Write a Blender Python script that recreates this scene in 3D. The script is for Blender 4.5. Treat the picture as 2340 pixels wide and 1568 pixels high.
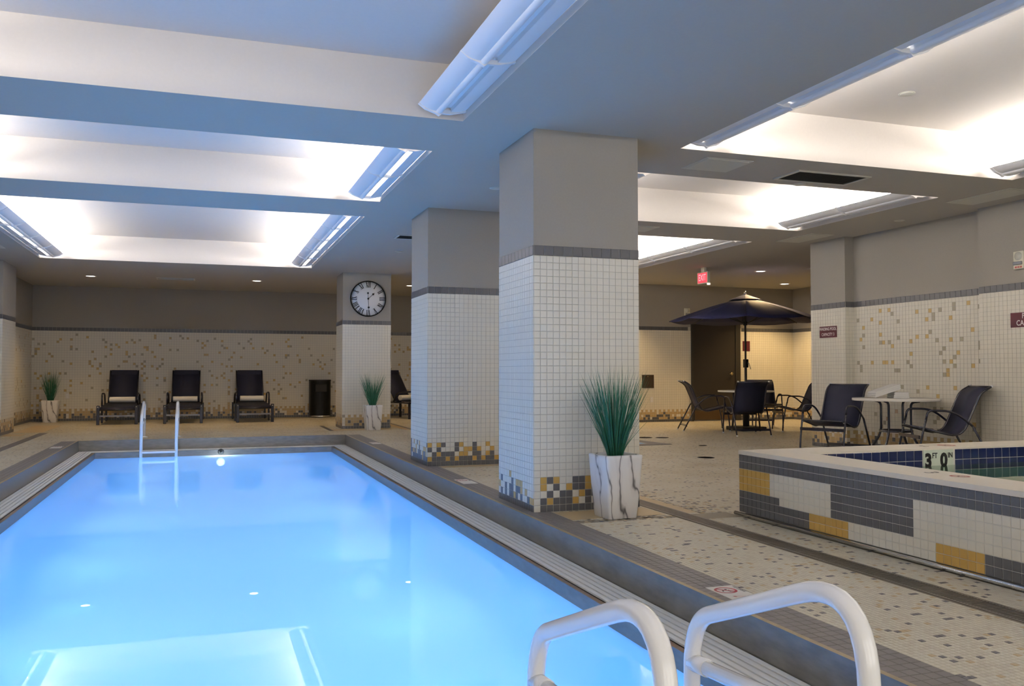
import bpy, bmesh, math, random
from mathutils import Vector, Matrix

for o in list(bpy.data.objects): bpy.data.objects.remove(o, do_unlink=True)
scene = bpy.context.scene
COL = scene.collection
random.seed(7)
R = math.radians

# ------------------------------------------------------------------ camera
F, YAW, TILT, H = 2006.0, 0.337, 0.0329, 1.1          # pixels of a 2340 x 1568 frame
cam = bpy.data.cameras.new('camera'); cam.sensor_width = 36.0; cam.lens = 36.0 * F / 2340.0
cam.clip_start = 0.05
cam_o = bpy.data.objects.new('camera', cam); COL.objects.link(cam_o)
cam_o.location = (0, 0, H); cam_o.rotation_euler = (math.pi / 2 + TILT, 0, -YAW)
scene.camera = cam_o
# ------------------------------------------------------------------ world, exposure
DAY = 3.0             # overcast fill light let in by the added windows
w = bpy.data.worlds.new('world'); scene.world = w; w.use_nodes = True
w.node_tree.nodes['Background'].inputs[0].default_value = (1.0, 0.96, 0.90, 1)
w.node_tree.nodes['Background'].inputs[1].default_value = DAY
vs = scene.view_settings
vs.view_transform = 'Standard'; vs.look = 'None'; vs.gamma = 1.0; vs.use_curve_mapping = False
vs.exposure = 0.0
TUBE = 80.0            # fluorescent tubes in the coffers
POOLW = 24.0          # added underwater fill lights (W each)
DOWN = 100.0            # recessed downlights
TUBE_COL = (1.0, 0.93, 0.86); POOL_COL = (0.43, 0.67, 1.0); DOWN_COL = (1.0, 0.68, 0.31)

# pixel -> point helpers (the plane gives the distance)
_cy, _sy, _ct, _st = math.cos(YAW), math.sin(YAW), math.cos(TILT), math.sin(TILT)
FW = Vector((_sy * _ct, _cy * _ct, _st)); RT = Vector((_cy, -_sy, 0)); UP = RT.cross(FW); CP = Vector((0, 0, H))
def un(px, py, **k):
    d = FW + RT * ((px - 1170) / F) - UP * ((py - 784) / F)
    a = list(k)[0]; i = 'XYZ'.index(a); t = (k[a] - CP[i]) / d[i]
    return CP + d * t
def pr(p):
    q = Vector(p) - CP; z = q.dot(FW)
    if z < 0.05: return (-9e9, -9e9)
    return (1170 + F * q.dot(RT) / z, 784 - F * q.dot(UP) / z)
def inframe(p, m=0):
    x, y = pr(p); return -m < x < 2340 + m and -m < y < 1568 + m

# main dimensions
ZC = 3.03; ZCOF = 3.46
LX0, LX1 = -1.87, 2.33; LY0, LY1 = 1.80, 15.45         # pool lip
WX0, WX1, WY0, WY1 = -1.60, 2.06, 2.07, 15.18          # inner pool walls
ZG = -0.165; ZW = -0.262; ZP = -1.45
FARY = 21.9; REARY = 17.2; LEFTX = -3.62; ALX = 13.0; NEARY = -3.0
P = 0.0546; NR = 37; ZB = P * NR; BT = 0.082            # wall tile pitch, rows, band

# ------------------------------------------------------------------ materials
MATS = {}
def mat(name, col, rough=0.5, metal=0.0, spec=0.5, emit=None, es=0.0, noise=0.0, nscale=30.0, bump=0.0, bscale=200.0, coat=0.0, sheen=0.0):
    m = bpy.data.materials.new(name); m.use_nodes = True; nt = m.node_tree; b = nt.nodes['Principled BSDF']
    b.inputs['Base Color'].default_value = (*col, 1); b.inputs['Roughness'].default_value = rough
    b.inputs['Metallic'].default_value = metal; b.inputs['Specular IOR Level'].default_value = spec
    b.inputs['Coat Weight'].default_value = coat
    if sheen: b.inputs['Sheen Weight'].default_value = sheen
    if emit: b.inputs['Emission Color'].default_value = (*emit, 1); b.inputs['Emission Strength'].default_value = es
    if noise or bump:
        g = nt.nodes.new('ShaderNodeNewGeometry')
    if noise:
        n = nt.nodes.new('ShaderNodeTexNoise'); n.inputs['Scale'].default_value = nscale; n.inputs['Detail'].default_value = 4
        nt.links.new(g.outputs['Position'], n.inputs['Vector'])
        mx = nt.nodes.new('ShaderNodeMix'); mx.data_type = 'RGBA'
        mx.inputs[6].default_value = (*[c * (1 - noise) for c in col], 1); mx.inputs[7].default_value = (*[min(1, c * (1 + noise)) for c in col], 1)
        nt.links.new(n.outputs['Fac'], mx.inputs[0]); nt.links.new(mx.outputs[2], b.inputs['Base Color'])
    if bump:
        n2 = nt.nodes.new('ShaderNodeTexNoise'); n2.inputs['Scale'].default_value = bscale; n2.inputs['Detail'].default_value = 3
        nt.links.new(g.outputs['Position'], n2.inputs['Vector'])
        bp = nt.nodes.new('ShaderNodeBump'); bp.inputs['Strength'].default_value = bump; bp.inputs['Distance'].default_value = 0.004
        nt.links.new(n2.outputs['Fac'], bp.inputs['Height']); nt.links.new(bp.outputs['Normal'], b.inputs['Normal'])
    MATS[name] = m; return m
mat('paint', (0.335, 0.312, 0.275), 0.85, noise=0.05, nscale=60, bump=0.12, bscale=260)
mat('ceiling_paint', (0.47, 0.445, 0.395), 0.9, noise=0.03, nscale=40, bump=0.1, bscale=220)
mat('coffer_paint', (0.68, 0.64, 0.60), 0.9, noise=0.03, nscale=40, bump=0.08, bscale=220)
mat('grout', (0.52, 0.49, 0.43), 0.8)
mat('grout_light', (0.66, 0.64, 0.58), 0.8)
mat('cream', (0.74, 0.70, 0.60), 0.38, noise=0.04, nscale=9)
mat('gray', (0.105, 0.105, 0.112), 0.32, noise=0.12, nscale=14)
mat('gold', (0.56, 0.345, 0.085), 0.3, noise=0.08, nscale=14)
mat('tan', (0.52, 0.38, 0.19), 0.32, noise=0.08, nscale=14)
mat('taupe', (0.36, 0.32, 0.25), 0.32, noise=0.08, nscale=14)
mat('acc_gold', (0.60, 0.42, 0.17), 0.34)
mat('acc_taupe', (0.42, 0.37, 0.27), 0.34)
mat('pink_tan', (0.52, 0.36, 0.24), 0.32)
mat('deck_gray', (0.17, 0.155, 0.15), 0.45, noise=0.18, nscale=9)
mat('deck_grout', (0.36, 0.33, 0.28), 0.85)
mat('floor_cream', (0.66, 0.61, 0.49), 0.38, noise=0.06, nscale=7)
mat('floor_cream2', (0.61, 0.55, 0.44), 0.38)
mat('floor_tan', (0.55, 0.41, 0.22), 0.38)
mat('floor_gray', (0.12, 0.11, 0.115), 0.4)
mat('floor_grout', (0.30, 0.26, 0.20), 0.85)
mat('navy_tile', (0.010, 0.018, 0.075), 0.08, noise=0.3, nscale=12)
mat('marker_glaze', (0.66, 0.72, 0.60), 0.15)
mat('marker_white', (0.78, 0.76, 0.71), 0.3)
mat('ink', (0.012, 0.012, 0.012), 0.4)
mat('red_ink', (0.42, 0.03, 0.05), 0.4)
mat('red_ink_light', (0.50, 0.12, 0.10), 0.4)
mat('stone', (0.76, 0.70, 0.60), 0.4, noise=0.05, nscale=20)
mat('grate_white', (0.90, 0.89, 0.85), 0.45)
mat('rim_brown', (0.16, 0.11, 0.075), 0.55, noise=0.4, nscale=25)
mat('lip_tan', (0.36, 0.28, 0.17), 0.35, metal=0.4, noise=0.35, nscale=18)
mat('rail_white', (0.93, 0.925, 0.93), 0.18, coat=0.4)
mat('fixture_white', (0.86, 0.86, 0.87), 0.55)
mat('fixture_perforated', (0.86, 0.86, 0.87), 0.6)
mat('tube', (1, 1, 1), 0.5, emit=TUBE_COL, es=TUBE)
mat('tube_off', (0.85, 0.85, 0.85), 0.3)
mat('sling', (0.008, 0.010, 0.034), 0.7, noise=0.2, nscale=120, bump=0.15, bscale=900)
mat('frame_navy', (0.012, 0.013, 0.030), 0.25, coat=0.3)
mat('frame_gray', (0.20, 0.20, 0.22), 0.3, metal=0.6)
mat('cap_white', (0.8, 0.8, 0.8), 0.4)
mat('table_white', (0.80, 0.77, 0.71), 0.2)
mat('towel', (0.86, 0.85, 0.83), 0.95, bump=0.6, bscale=420, sheen=0.3)
mat('blade', (0.018, 0.115, 0.055), 0.5, noise=0.5, nscale=9)
mat('blade2', (0.035, 0.20, 0.12), 0.5, noise=0.4, nscale=9)
mat('soil', (0.02, 0.016, 0.012), 0.9)
mat('black_gloss', (0.005, 0.005, 0.005), 0.4, spec=0.2)
mat('black_matte', (0.010, 0.010, 0.010), 0.6)
mat('chrome', (0.75, 0.75, 0.74), 0.12, metal=1.0)
mat('brass', (0.55, 0.45, 0.25), 0.25, metal=1.0)
mat('door_brown', (0.026, 0.021, 0.017), 0.42)
mat('door_frame', (0.030, 0.026, 0.022), 0.42)
mat('kick_plate', (0.12, 0.075, 0.035), 0.35, metal=0.5)
mat('maroon', (0.085, 0.008, 0.016), 0.35)
mat('sign_white', (0.75, 0.72, 0.70), 0.5)
mat('clock_face', (0.86, 0.86, 0.87), 0.45)
mat('umbrella_navy', (0.009, 0.012, 0.062), 0.8, noise=0.15, nscale=60)
mat('vent_white', (0.60, 0.59, 0.52), 0.6)
mat('vent_dark', (0.05, 0.05, 0.045), 0.7)
mat('alarm_white', (0.70, 0.68, 0.55), 0.5)
mat('lens_clear', (0.55, 0.57, 0.60), 0.08, metal=0.6)
mat('exit_red', (0.6, 0.05, 0.06), 0.5, emit=(1.0, 0.06, 0.09), es=1.1)
mat('exit_letter', (0.9, 0.5, 0.5), 0.5, emit=(1.0, 0.22, 0.26), es=1.6)
mat('down_glow', (1, 1, 1), 0.5, emit=(1.0, 0.90, 0.80), es=0.9)
mat('trim_white', (0.75, 0.72, 0.66), 0.5)
mat('plate_dark', (0.045, 0.028, 0.016), 0.4)
mat('pool_paint', (0.36, 0.66, 0.93), 0.6)
mat('tub_paint', (0.30, 0.62, 0.46), 0.6)
mat('lamp_glow', (1, 1, 1), 0.5, emit=(0.86, 0.95, 1.0), es=45.0)
mat('grate_steel', (0.22, 0.19, 0.16), 0.42, metal=0.6, noise=0.3, nscale=20)
mat('drain_dark', (0.03, 0.026, 0.022), 0.8)

def steel_mat():
    m = mat('steel', (0.21, 0.20, 0.185), 0.38, metal=0.55); nt = m.node_tree; b = nt.nodes['Principled BSDF']
    g = nt.nodes.new('ShaderNodeNewGeometry'); mp = nt.nodes.new('ShaderNodeMapping'); mp.inputs['Scale'].default_value = (2.5, 2.5, 9)
    n = nt.nodes.new('ShaderNodeTexNoise'); n.inputs['Scale'].default_value = 3.0; n.inputs['Detail'].default_value = 6
    nt.links.new(g.outputs['Position'], mp.inputs['Vector']); nt.links.new(mp.outputs[0], n.inputs['Vector'])
    r = nt.nodes.new('ShaderNodeValToRGB'); r.color_ramp.elements[0].position = 0.3; r.color_ramp.elements[0].color = (0.17, 0.16, 0.145, 1)
    r.color_ramp.elements[1].position = 0.72; r.color_ramp.elements[1].color = (0.25, 0.24, 0.215, 1)
    e = r.color_ramp.elements.new(0.80); e.color = (0.25, 0.20, 0.155, 1)
    nt.links.new(n.outputs['Fac'], r.inputs[0]); nt.links.new(r.outputs[0], b.inputs['Base Color'])
    rr = nt.nodes.new('ShaderNodeMapRange'); rr.inputs['To Min'].default_value = 0.28; rr.inputs['To Max'].default_value = 0.52
    nt.links.new(n.outputs['Fac'], rr.inputs['Value']); nt.links.new(rr.outputs[0], b.inputs['Roughness'])
steel_mat()

def floor_mosaic(name, pitch):
    m = bpy.data.materials.new(name); m.use_nodes = True; nt = m.node_tree; N = nt.nodes; L = nt.links; b = N['Principled BSDF']
    g = N.new('ShaderNodeNewGeometry'); sc = N.new('ShaderNodeVectorMath'); sc.operation = 'SCALE'; sc.inputs['Scale'].default_value = 1 / pitch
    L.new(g.outputs['Position'], sc.inputs[0])
    fl = N.new('ShaderNodeVectorMath'); fl.operation = 'FLOOR'; L.new(sc.outputs[0], fl.inputs[0])
    fr = N.new('ShaderNodeVectorMath'); fr.operation = 'FRACTION'; L.new(sc.outputs[0], fr.inputs[0])
    wn = N.new('ShaderNodeTexWhiteNoise'); wn.noise_dimensions = '2D'; L.new(fl.outputs[0], wn.inputs['Vector'])
    r = N.new('ShaderNodeValToRGB'); r.color_ramp.interpolation = 'CONSTANT'; e = r.color_ramp.elements
    e[0].position = 0; e[0].color = (0.66, 0.61, 0.49, 1); e[1].position = 0.55; e[1].color = (0.61, 0.55, 0.44, 1)
    for pos, c in ((0.80, (0.68, 0.63, 0.52, 1)), (0.925, (0.55, 0.42, 0.24, 1)), (0.968, (0.13, 0.12, 0.12, 1))):
        k = e.new(pos); k.color = c
    L.new(wn.outputs['Value'], r.inputs[0])
    sp = N.new('ShaderNodeSeparateXYZ'); L.new(fr.outputs[0], sp.inputs[0])
    def edge(o):
        a = N.new('ShaderNodeMath'); a.operation = 'SUBTRACT'; L.new(o, a.inputs[0]); a.inputs[1].default_value = 0.5
        c = N.new('ShaderNodeMath'); c.operation = 'ABSOLUTE'; L.new(a.outputs[0], c.inputs[0])
        d = N.new('ShaderNodeMath'); d.operation = 'GREATER_THAN'; L.new(c.outputs[0], d.inputs[0]); d.inputs[1].default_value = 0.445
        return d.outputs[0]
    mx = N.new('ShaderNodeMath'); mx.operation = 'MAXIMUM'; L.new(edge(sp.outputs[0]), mx.inputs[0]); L.new(edge(sp.outputs[1]), mx.inputs[1])
    n = N.new('ShaderNodeTexNoise'); n.inputs['Scale'].default_value = 1.3; n.inputs['Detail'].default_value = 5; L.new(g.outputs['Position'], n.inputs['Vector'])
    st = N.new('ShaderNodeMix'); st.data_type = 'RGBA'; st.blend_type = 'MULTIPLY'; st.inputs[0].default_value = 1
    sr = N.new('ShaderNodeValToRGB'); sr.color_ramp.elements[0].position = 0.3; sr.color_ramp.elements[0].color = (0.86, 0.82, 0.74, 1); sr.color_ramp.elements[1].position = 0.6; sr.color_ramp.elements[1].color = (1, 1, 1, 1)
    L.new(n.outputs['Fac'], sr.inputs[0])
    mm = N.new('ShaderNodeMix'); mm.data_type = 'RGBA'; L.new(mx.outputs[0], mm.inputs[0]); L.new(r.outputs[0], mm.inputs[6]); mm.inputs[7].default_value = (0.30, 0.26, 0.20, 1)
    L.new(mm.outputs[2], st.inputs[6]); L.new(sr.outputs[0], st.inputs[7]); L.new(st.outputs[2], b.inputs['Base Color'])
    b.inputs['Roughness'].default_value = 0.4
    MATS[name] = m
m_ = MATS['fixture_perforated']; nt_ = m_.node_tree; tl_ = nt_.nodes.new('ShaderNodeBsdfTranslucent'); tl_.inputs[0].default_value = (.85, .85, .85, 1); mx_ = nt_.nodes.new('ShaderNodeMixShader'); mx_.inputs[0].default_value = .2
nt_.links.new(nt_.nodes['Principled BSDF'].outputs[0], mx_.inputs[1]); nt_.links.new(tl_.outputs[0], mx_.inputs[2]); nt_.links.new(mx_.outputs[0], nt_.nodes['Material Output'].inputs['Surface'])
FP = 0.0265
floor_mosaic('floor_mosaic', FP)

def marble():
    m = mat('marble', (0.8, 0.78, 0.76), 0.3); nt = m.node_tree; N = nt.nodes; L = nt.links; b = N['Principled BSDF']
    tc = N.new('ShaderNodeTexCoord'); mp = N.new('ShaderNodeMapping'); mp.inputs['Rotation'].default_value = (0.15, 0.25, 0.6); mp.inputs['Scale'].default_value = (1.0, 1.0, 0.35)
    L.new(tc.outputs['Object'], mp.inputs[0])
    wv = N.new('ShaderNodeTexWave'); wv.wave_type = 'BANDS'; wv.bands_direction = 'X'; wv.inputs['Scale'].default_value = 3.2; wv.inputs['Distortion'].default_value = 9.0; wv.inputs['Detail'].default_value = 3.5; wv.inputs['Detail Scale'].default_value = 1.6
    L.new(mp.outputs[0], wv.inputs[0])
    r = N.new('ShaderNodeValToRGB'); e = r.color_ramp.elements
    e[0].position = 0.0; e[0].color = (0.16, 0.15, 0.15, 1); e[1].position = 0.022; e[1].color = (0.5, 0.48, 0.47, 1)
    k = e.new(0.09); k.color = (0.76, 0.73, 0.71, 1); k = e.new(0.6); k.color = (0.82, 0.80, 0.78, 1)
    L.new(wv.outputs['Fac'], r.inputs[0]); L.new(r.outputs[0], b.inputs['Base Color'])
marble()

def water_mat(name, tint, ripple, milky=0.0, mcol=(1, 1, 1)):
    m = bpy.data.materials.new(name); m.use_nodes = True; nt = m.node_tree; N = nt.nodes; L = nt.links
    N.remove(N['Principled BSDF']); out = N['Material Output']
    tr = N.new('ShaderNodeBsdfTransparent'); tr.inputs[0].default_value = (*tint, 1)
    gl = N.new('ShaderNodeBsdfGlossy'); gl.inputs['Roughness'].default_value = 0.004; gl.inputs[0].default_value = (1, 1, 1, 1)
    fz = N.new('ShaderNodeFresnel'); fz.inputs[0].default_value = 1.333
    g = N.new('ShaderNodeNewGeometry'); n = N.new('ShaderNodeTexNoise'); n.inputs['Scale'].default_value = 1.6; n.inputs['Detail'].default_value = 2
    L.new(g.outputs['Position'], n.inputs['Vector'])
    bp = N.new('ShaderNodeBump'); bp.inputs['Strength'].default_value = ripple; bp.inputs['Distance'].default_value = 0.02
    L.new(n.outputs['Fac'], bp.inputs['Height']); L.new(bp.outputs[0], gl.inputs['Normal']); L.new(bp.outputs[0], fz.inputs['Normal'])
    mx = N.new('ShaderNodeMixShader'); L.new(fz.outputs[0], mx.inputs[0]); 
    ms = N.new('ShaderNodeMixShader'); ms.inputs[0].default_value = milky; tl = N.new('ShaderNodeBsdfTranslucent'); tl.inputs[0].default_value = (*mcol, 1)
    L.new(tr.outputs[0], ms.inputs[1]); L.new(tl.outputs[0], ms.inputs[2]); L.new(ms.outputs[0], mx.inputs[1]); L.new(gl.outputs[0], mx.inputs[2])
    L.new(mx.outputs[0], out.inputs['Surface']); MATS[name] = m
water_mat('water', (0.80, 0.92, 1.0), 0.010, 0.96, (0.84, 0.94, 1.0))
water_mat('tub_water', (0.62, 0.90, 0.72), 0.10, 0.3, (0.6, 0.9, 0.75))

# ------------------------------------------------------------------ mesh helpers
class MB:
    def __init__(s): s.v = []; s.f = []; s.m = []; s.sm = []
    def quad(s, a, b, c, d, m=0, sm=False):
        i = len(s.v); s.v += [tuple(a), tuple(b), tuple(c), tuple(d)]; s.f.append((i, i + 1, i + 2, i + 3)); s.m.append(m); s.sm.append(sm); return s
    def poly(s, pts, m=0):
        i = len(s.v); s.v += [tuple(p) for p in pts]; s.f.append(tuple(range(i, i + len(pts)))); s.m.append(m); s.sm.append(False); return s
    def box(s, x0, x1, y0, y1, z0, z1, m=0):
        i = len(s.v); s.v += [(x0, y0, z0), (x1, y0, z0), (x1, y1, z0), (x0, y1, z0), (x0, y0, z1), (x1, y0, z1), (x1, y1, z1), (x0, y1, z1)]
        for f in ((0, 3, 2, 1), (4, 5, 6, 7), (0, 1, 5, 4), (1, 2, 6, 5), (2, 3, 7, 6), (3, 0, 4, 7)):
            s.f.append(tuple(i + k for k in f)); s.m.append(m); s.sm.append(False)
        return s
    def obox(s, O, U, V, W, m=0):   # box from corner O along three edge vectors
        O = Vector(O); i = len(s.v)
        for a, b, c in ((0, 0, 0), (1, 0, 0), (1, 1, 0), (0, 1, 0), (0, 0, 1), (1, 0, 1), (1, 1, 1), (0, 1, 1)): s.v.append(tuple(O + U * a + V * b + W * c))
        for f in ((0, 3, 2, 1), (4, 5, 6, 7), (0, 1, 5, 4), (1, 2, 6, 5), (2, 3, 7, 6), (3, 0, 4, 7)):
            s.f.append(tuple(i + k for k in f)); s.m.append(m); s.sm.append(False)
        return s
    def tube(s, pts, r, n=10, m=0, cap=True, flat=1.0):
        pts = [Vector(p) for p in pts]; k = len(pts); rs = r if isinstance(r, (list, tuple)) else [r] * k
        T = []
        for i in range(k):
            a = pts[max(i - 1, 0)]; b = pts[min(i + 1, k - 1)]; T.append((b - a).normalized())
        up = Vector((0, 0, 1)) if abs(T[0].z) < 0.9 else Vector((1, 0, 0))
        nrm = (up - T[0] * up.dot(T[0])).normalized(); base = len(s.v)
        for i in range(k):
            nrm = (nrm - T[i] * nrm.dot(T[i])).normalized(); bi = T[i].cross(nrm)
            for j in range(n):
                a = 2 * math.pi * j / n; s.v.append(tuple(pts[i] + (nrm * math.cos(a) + bi * math.sin(a) * flat) * rs[i]))
        for i in range(k - 1):
            for j in range(n):
                a = base + i * n + j; b = base + i * n + (j + 1) % n
                s.f.append((a, b, b + n, a + n)); s.m.append(m); s.sm.append(True)
        if cap:
            s.f.append(tuple(base + j for j in reversed(range(n)))); s.m.append(m); s.sm.append(False)
            s.f.append(tuple(base + (k - 1) * n + j for j in range(n))); s.m.append(m); s.sm.append(False)
        return s
    def lathe(s, prof, c=(0, 0, 0), n=24, m=0, smooth=True, axis='Z', square=None):
        base = len(s.v); cx, cy, cz = c; k = len(prof)
        for r, z in prof:
            for j in range(n):
                a = 2 * math.pi * j / n; x, y = r * math.cos(a), r * math.sin(a)
                p = {'Z': (cx + x, cy + y, cz + z), 'Y': (cx + x, cy + z, cz + y), 'X': (cx + z, cy + x, cz + y)}[axis]
                s.v.append(p)
        for i in range(k - 1):
            for j in range(n):
                a = base + i * n + j; b = base + i * n + (j + 1) % n
                s.f.append((a, b, b + n, a + n)); s.m.append(m); s.sm.append(smooth)
        for i, rev in ((0, True), (k - 1, False)):
            if prof[i][0] > 1e-6 and prof[0] != prof[-1]:
                idx = [base + i * n + j for j in range(n)]
                s.f.append(tuple(reversed(idx)) if rev else tuple(idx)); s.m.append(m); s.sm.append(False)
        return s
    def strip(s, A, B, m=0, sm=True):      # quads between two polylines, shared verts
        i = len(s.v); k = len(A); s.v += [tuple(p) for p in A] + [tuple(p) for p in B]
        for j in range(k - 1):
            s.f.append((i + j, i + j + 1, i + k + j + 1, i + k + j)); s.m.append(m); s.sm.append(sm)
        return s
    def sheet(s, A, B, th, m=0):      # thick sheet: two smooth skins and flat edges, offset upwards
        up = lambda P_: [(x, y, z + th) for x, y, z in P_]
        s.strip(A, B, m); s.strip(up(A), up(B), m)
        for P_ in (A, B): s.strip(P_, up(P_), m, False)
        for i in (0, -1): s.quad(A[i], B[i], up(B)[i], up(A)[i], m)
        return s
    def build(s, name, mats, parent=None, fix=True, bevel=0, solid=0, seg=2):
        me = bpy.data.meshes.new(name); me.from_pydata(s.v, [], s.f)
        if isinstance(mats, str): mats = [mats]
        for x in mats: me.materials.append(MATS[x])
        me.polygons.foreach_set('material_index', s.m); me.polygons.foreach_set('use_smooth', s.sm)
        if fix:
            bm = bmesh.new(); bm.from_mesh(me); bmesh.ops.recalc_face_normals(bm, faces=bm.faces); bm.to_mesh(me); bm.free()
        me.update()
        o = bpy.data.objects.new(name, me); COL.objects.link(o)
        if parent: o.parent = parent
        if solid:
            md = o.modifiers.new('solid', 'SOLIDIFY'); md.thickness = solid; md.offset = 0
        if bevel:
            md = o.modifiers.new('bevel', 'BEVEL'); md.width = bevel; md.segments = seg; md.limit_method = 'ANGLE'
        return o
def tag(o, label=None, cat=None, group=None, kind=None):
    if label: o['label'] = label
    if cat: o['category'] = cat
    if group: o['group'] = group
    if kind: o['kind'] = kind
    return o
def thing(name, loc, rz=0, label=None, cat=None, group=None):
    o = bpy.data.objects.new(name, None); COL.objects.link(o); o.location = loc; o.rotation_euler = (0, 0, rz); o.empty_display_size = 0.1
    return tag(o, label, cat, group)
def copy_tree(o, parent=None):
    c = o.copy(); COL.objects.link(c); c.parent = parent
    for ch in list(o.children): copy_tree(ch, c)
    return c
def fillet(pts, r, n=6):
    pts = [Vector(p) for p in pts]; out = [pts[0]]
    for i in range(1, len(pts) - 1):
        a, b, c = pts[i - 1], pts[i], pts[i + 1]; rr = r[i] if isinstance(r, dict) and i in r else (r if not isinstance(r, dict) else 0.05)
        u = (a - b); v = (c - b); k = min(rr, u.length * 0.49, v.length * 0.49)
        p0 = b + u.normalized() * k; p1 = b + v.normalized() * k
        for j in range(n + 1):
            t = j / n; out.append(p0 * (1 - t) ** 2 + b * 2 * t * (1 - t) + p1 * t * t)
    out.append(pts[-1]); return out
def text_mesh(s, size, name, material, parent=None, M=None, depth=0.0012, align='CENTER', xs=1.0, bold=0.0):
    cu = bpy.data.curves.new('txt', 'FONT'); cu.body = s; cu.size = size; cu.align_x = align; cu.align_y = 'CENTER'; cu.extrude = depth / 2; cu.offset = bold; cu.resolution_u = 3
    t = bpy.data.objects.new('txt', cu); COL.objects.link(t)
    dg = bpy.context.evaluated_depsgraph_get(); dg.update()
    me = bpy.data.meshes.new_from_object(t.evaluated_get(dg)); bpy.data.objects.remove(t, do_unlink=True); bpy.data.curves.remove(cu)
    me.name = name; me.materials.clear(); me.materials.append(MATS[material])
    for p in me.polygons: p.material_index = 0
    if xs != 1.0:
        for v in me.vertices: v.co.x *= xs
    o = bpy.data.objects.new(name, me); COL.objects.link(o)
    if parent: o.parent = parent
    if M: o.matrix_basis = M
    return o
def basis(O, U, V):      # local x->U, y->V, z->UxV
    U = Vector(U).normalized(); V = Vector(V).normalized(); W = U.cross(V); O = Vector(O)
    return Matrix(((U.x, V.x, W.x, O.x), (U.y, V.y, W.y, O.y), (U.z, V.z, W.z, O.z), (0, 0, 0, 1)))

# ---- tiles: a shared mesh per colour and size for single tiles, one joined mesh for the rest
TILE_MESH = {}
def tile_mesh(c, su, sv, d):
    k = (c, round(su, 4), round(sv, 4), d)
    if k not in TILE_MESH:
        me = bpy.data.meshes.new('tile'); e = min(0.0022, d * 0.5)
        v = [(0, 0, 0), (su, 0, 0), (su, sv, 0), (0, sv, 0), (0, 0, d - e), (su, 0, d - e), (su, sv, d - e), (0, sv, d - e), (e, e, d), (su - e, e, d), (su - e, sv - e, d), (e, sv - e, d)]
        f = [(0, 1, 5, 4), (1, 2, 6, 5), (2, 3, 7, 6), (3, 0, 4, 7), (4, 5, 9, 8), (5, 6, 10, 9), (6, 7, 11, 10), (7, 4, 8, 11), (8, 9, 10, 11)]
        me.from_pydata(v, [], f); me.materials.append(MATS[c]); TILE_MESH[k] = me
    return TILE_MESH[k]
def tile_panel(parent, O, U, V, nu, nv, pu, pv, colf, single=None, d=0.004, gap=0.0035, name='tile', stuff='tile_field', limit=300):
    O = Vector(O); U = Vector(U); V = Vector(V); W = U.cross(V); M = basis(O, U, V); keys = []; mb = MB(); cand = []
    iu = int(math.ceil(nu - 1e-6)); iv = int(math.ceil(nv - 1e-6))
    for i in range(iu):
        for j in range(iv):
            c = colf(i, j)
            if c is None: continue
            su = (min(nu, i + 1) - i) * pu - gap; sv = (min(nv, j + 1) - j) * pv - gap
            p = O + U * (i * pu + gap / 2) + V * (j * pv + gap / 2)
            if single and single(i, j, c, p): cand.append((i, j, c, su, sv, p))
            else: cand.append((None, j, c, su, sv, p))
    s = [q for q in cand if q[0] is not None]
    if len(s) > limit:
        def px(q):
            p = q[5]; a = pr(p); b = pr(p + U * q[3]); cc = pr(p + V * q[4])
            ar = abs((b[0] - a[0]) * (cc[1] - a[1]) - (b[1] - a[1]) * (cc[0] - a[0]))
            return ar if inframe(p) else 0
        s = sorted(s, key=px, reverse=True)[:limit]
    keep = {(q[0], q[1]) for q in s}
    for q in s:
        o = bpy.data.objects.new(name, tile_mesh(q[2], q[3], q[4], d)); COL.objects.link(o); o.parent = parent
        Mq = M.copy(); Mq.translation = q[5]; o.matrix_basis = Mq
    for q in cand:
        if q[0] is not None and (q[0], q[1]) in keep: continue
        if q[2] not in keys: keys.append(q[2])
        m = keys.index(q[2]); p = q[5]; a = U * q[3]; b = V * q[4]; n = W * d
        A, B, C, D = p + n, p + a + n, p + a + b + n, p + b + n
        i0 = len(mb.v); mb.v += [tuple(x) for x in (A, B, C, D, p, p + a, p + a + b, p + b)]
        for f in ((0, 1, 2, 3), (4, 5, 1, 0), (5, 6, 2, 1), (6, 7, 3, 2), (7, 4, 0, 3)):
            mb.f.append(tuple(i0 + k for k in f)); mb.m.append(m); mb.sm.append(False)
    if mb.f:
        o = mb.build(stuff, keys, parent, fix=False); o['kind'] = 'stuff'
def hrand(*a):
    return random.Random(hash(tuple(int(x * 1000) for x in a))).random()
def base_gold(seed):
    def f(i, j):
        if j == 0: return 'gray'
        r = hrand(seed, i, j, 3)
        t = ((), (0.58, 0.84), (0.36, 0.66), (0.20, 0.42), (0.12, 0.24))
        if j < 5: return 'gray' if r < t[j][0] else ('gold' if r < t[j][1] else 'cream')
        return 'cream'
    return f
def base_tan(seed, accents=0.0):
    def f(i, j):
        if j == 0: return 'gray'
        r = hrand(seed, i, j, 5)
        if j == 1: return 'gray' if r < 0.45 else ('tan' if r < 0.9 else 'cream')
        if j == 2: return 'gray' if r < 0.28 else ('tan' if r < 0.78 else 'cream')
        if j == 3: return 'gray' if r < 0.06 else ('tan' if r < 0.85 else 'cream')
        if j == 4: return ('taupe' if r < 0.1 else 'tan') if (i % 2 == 0) else ('gray' if r < 0.06 else 'cream')
        if accents and j < NR - 1:
            if r < accents: return ('tan', 'acc_taupe', 'acc_gold')[int(hrand(seed, i, j, 9) * 3)]
        return 'cream'
    return f
GR = lambda i, j: 'gray'

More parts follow.
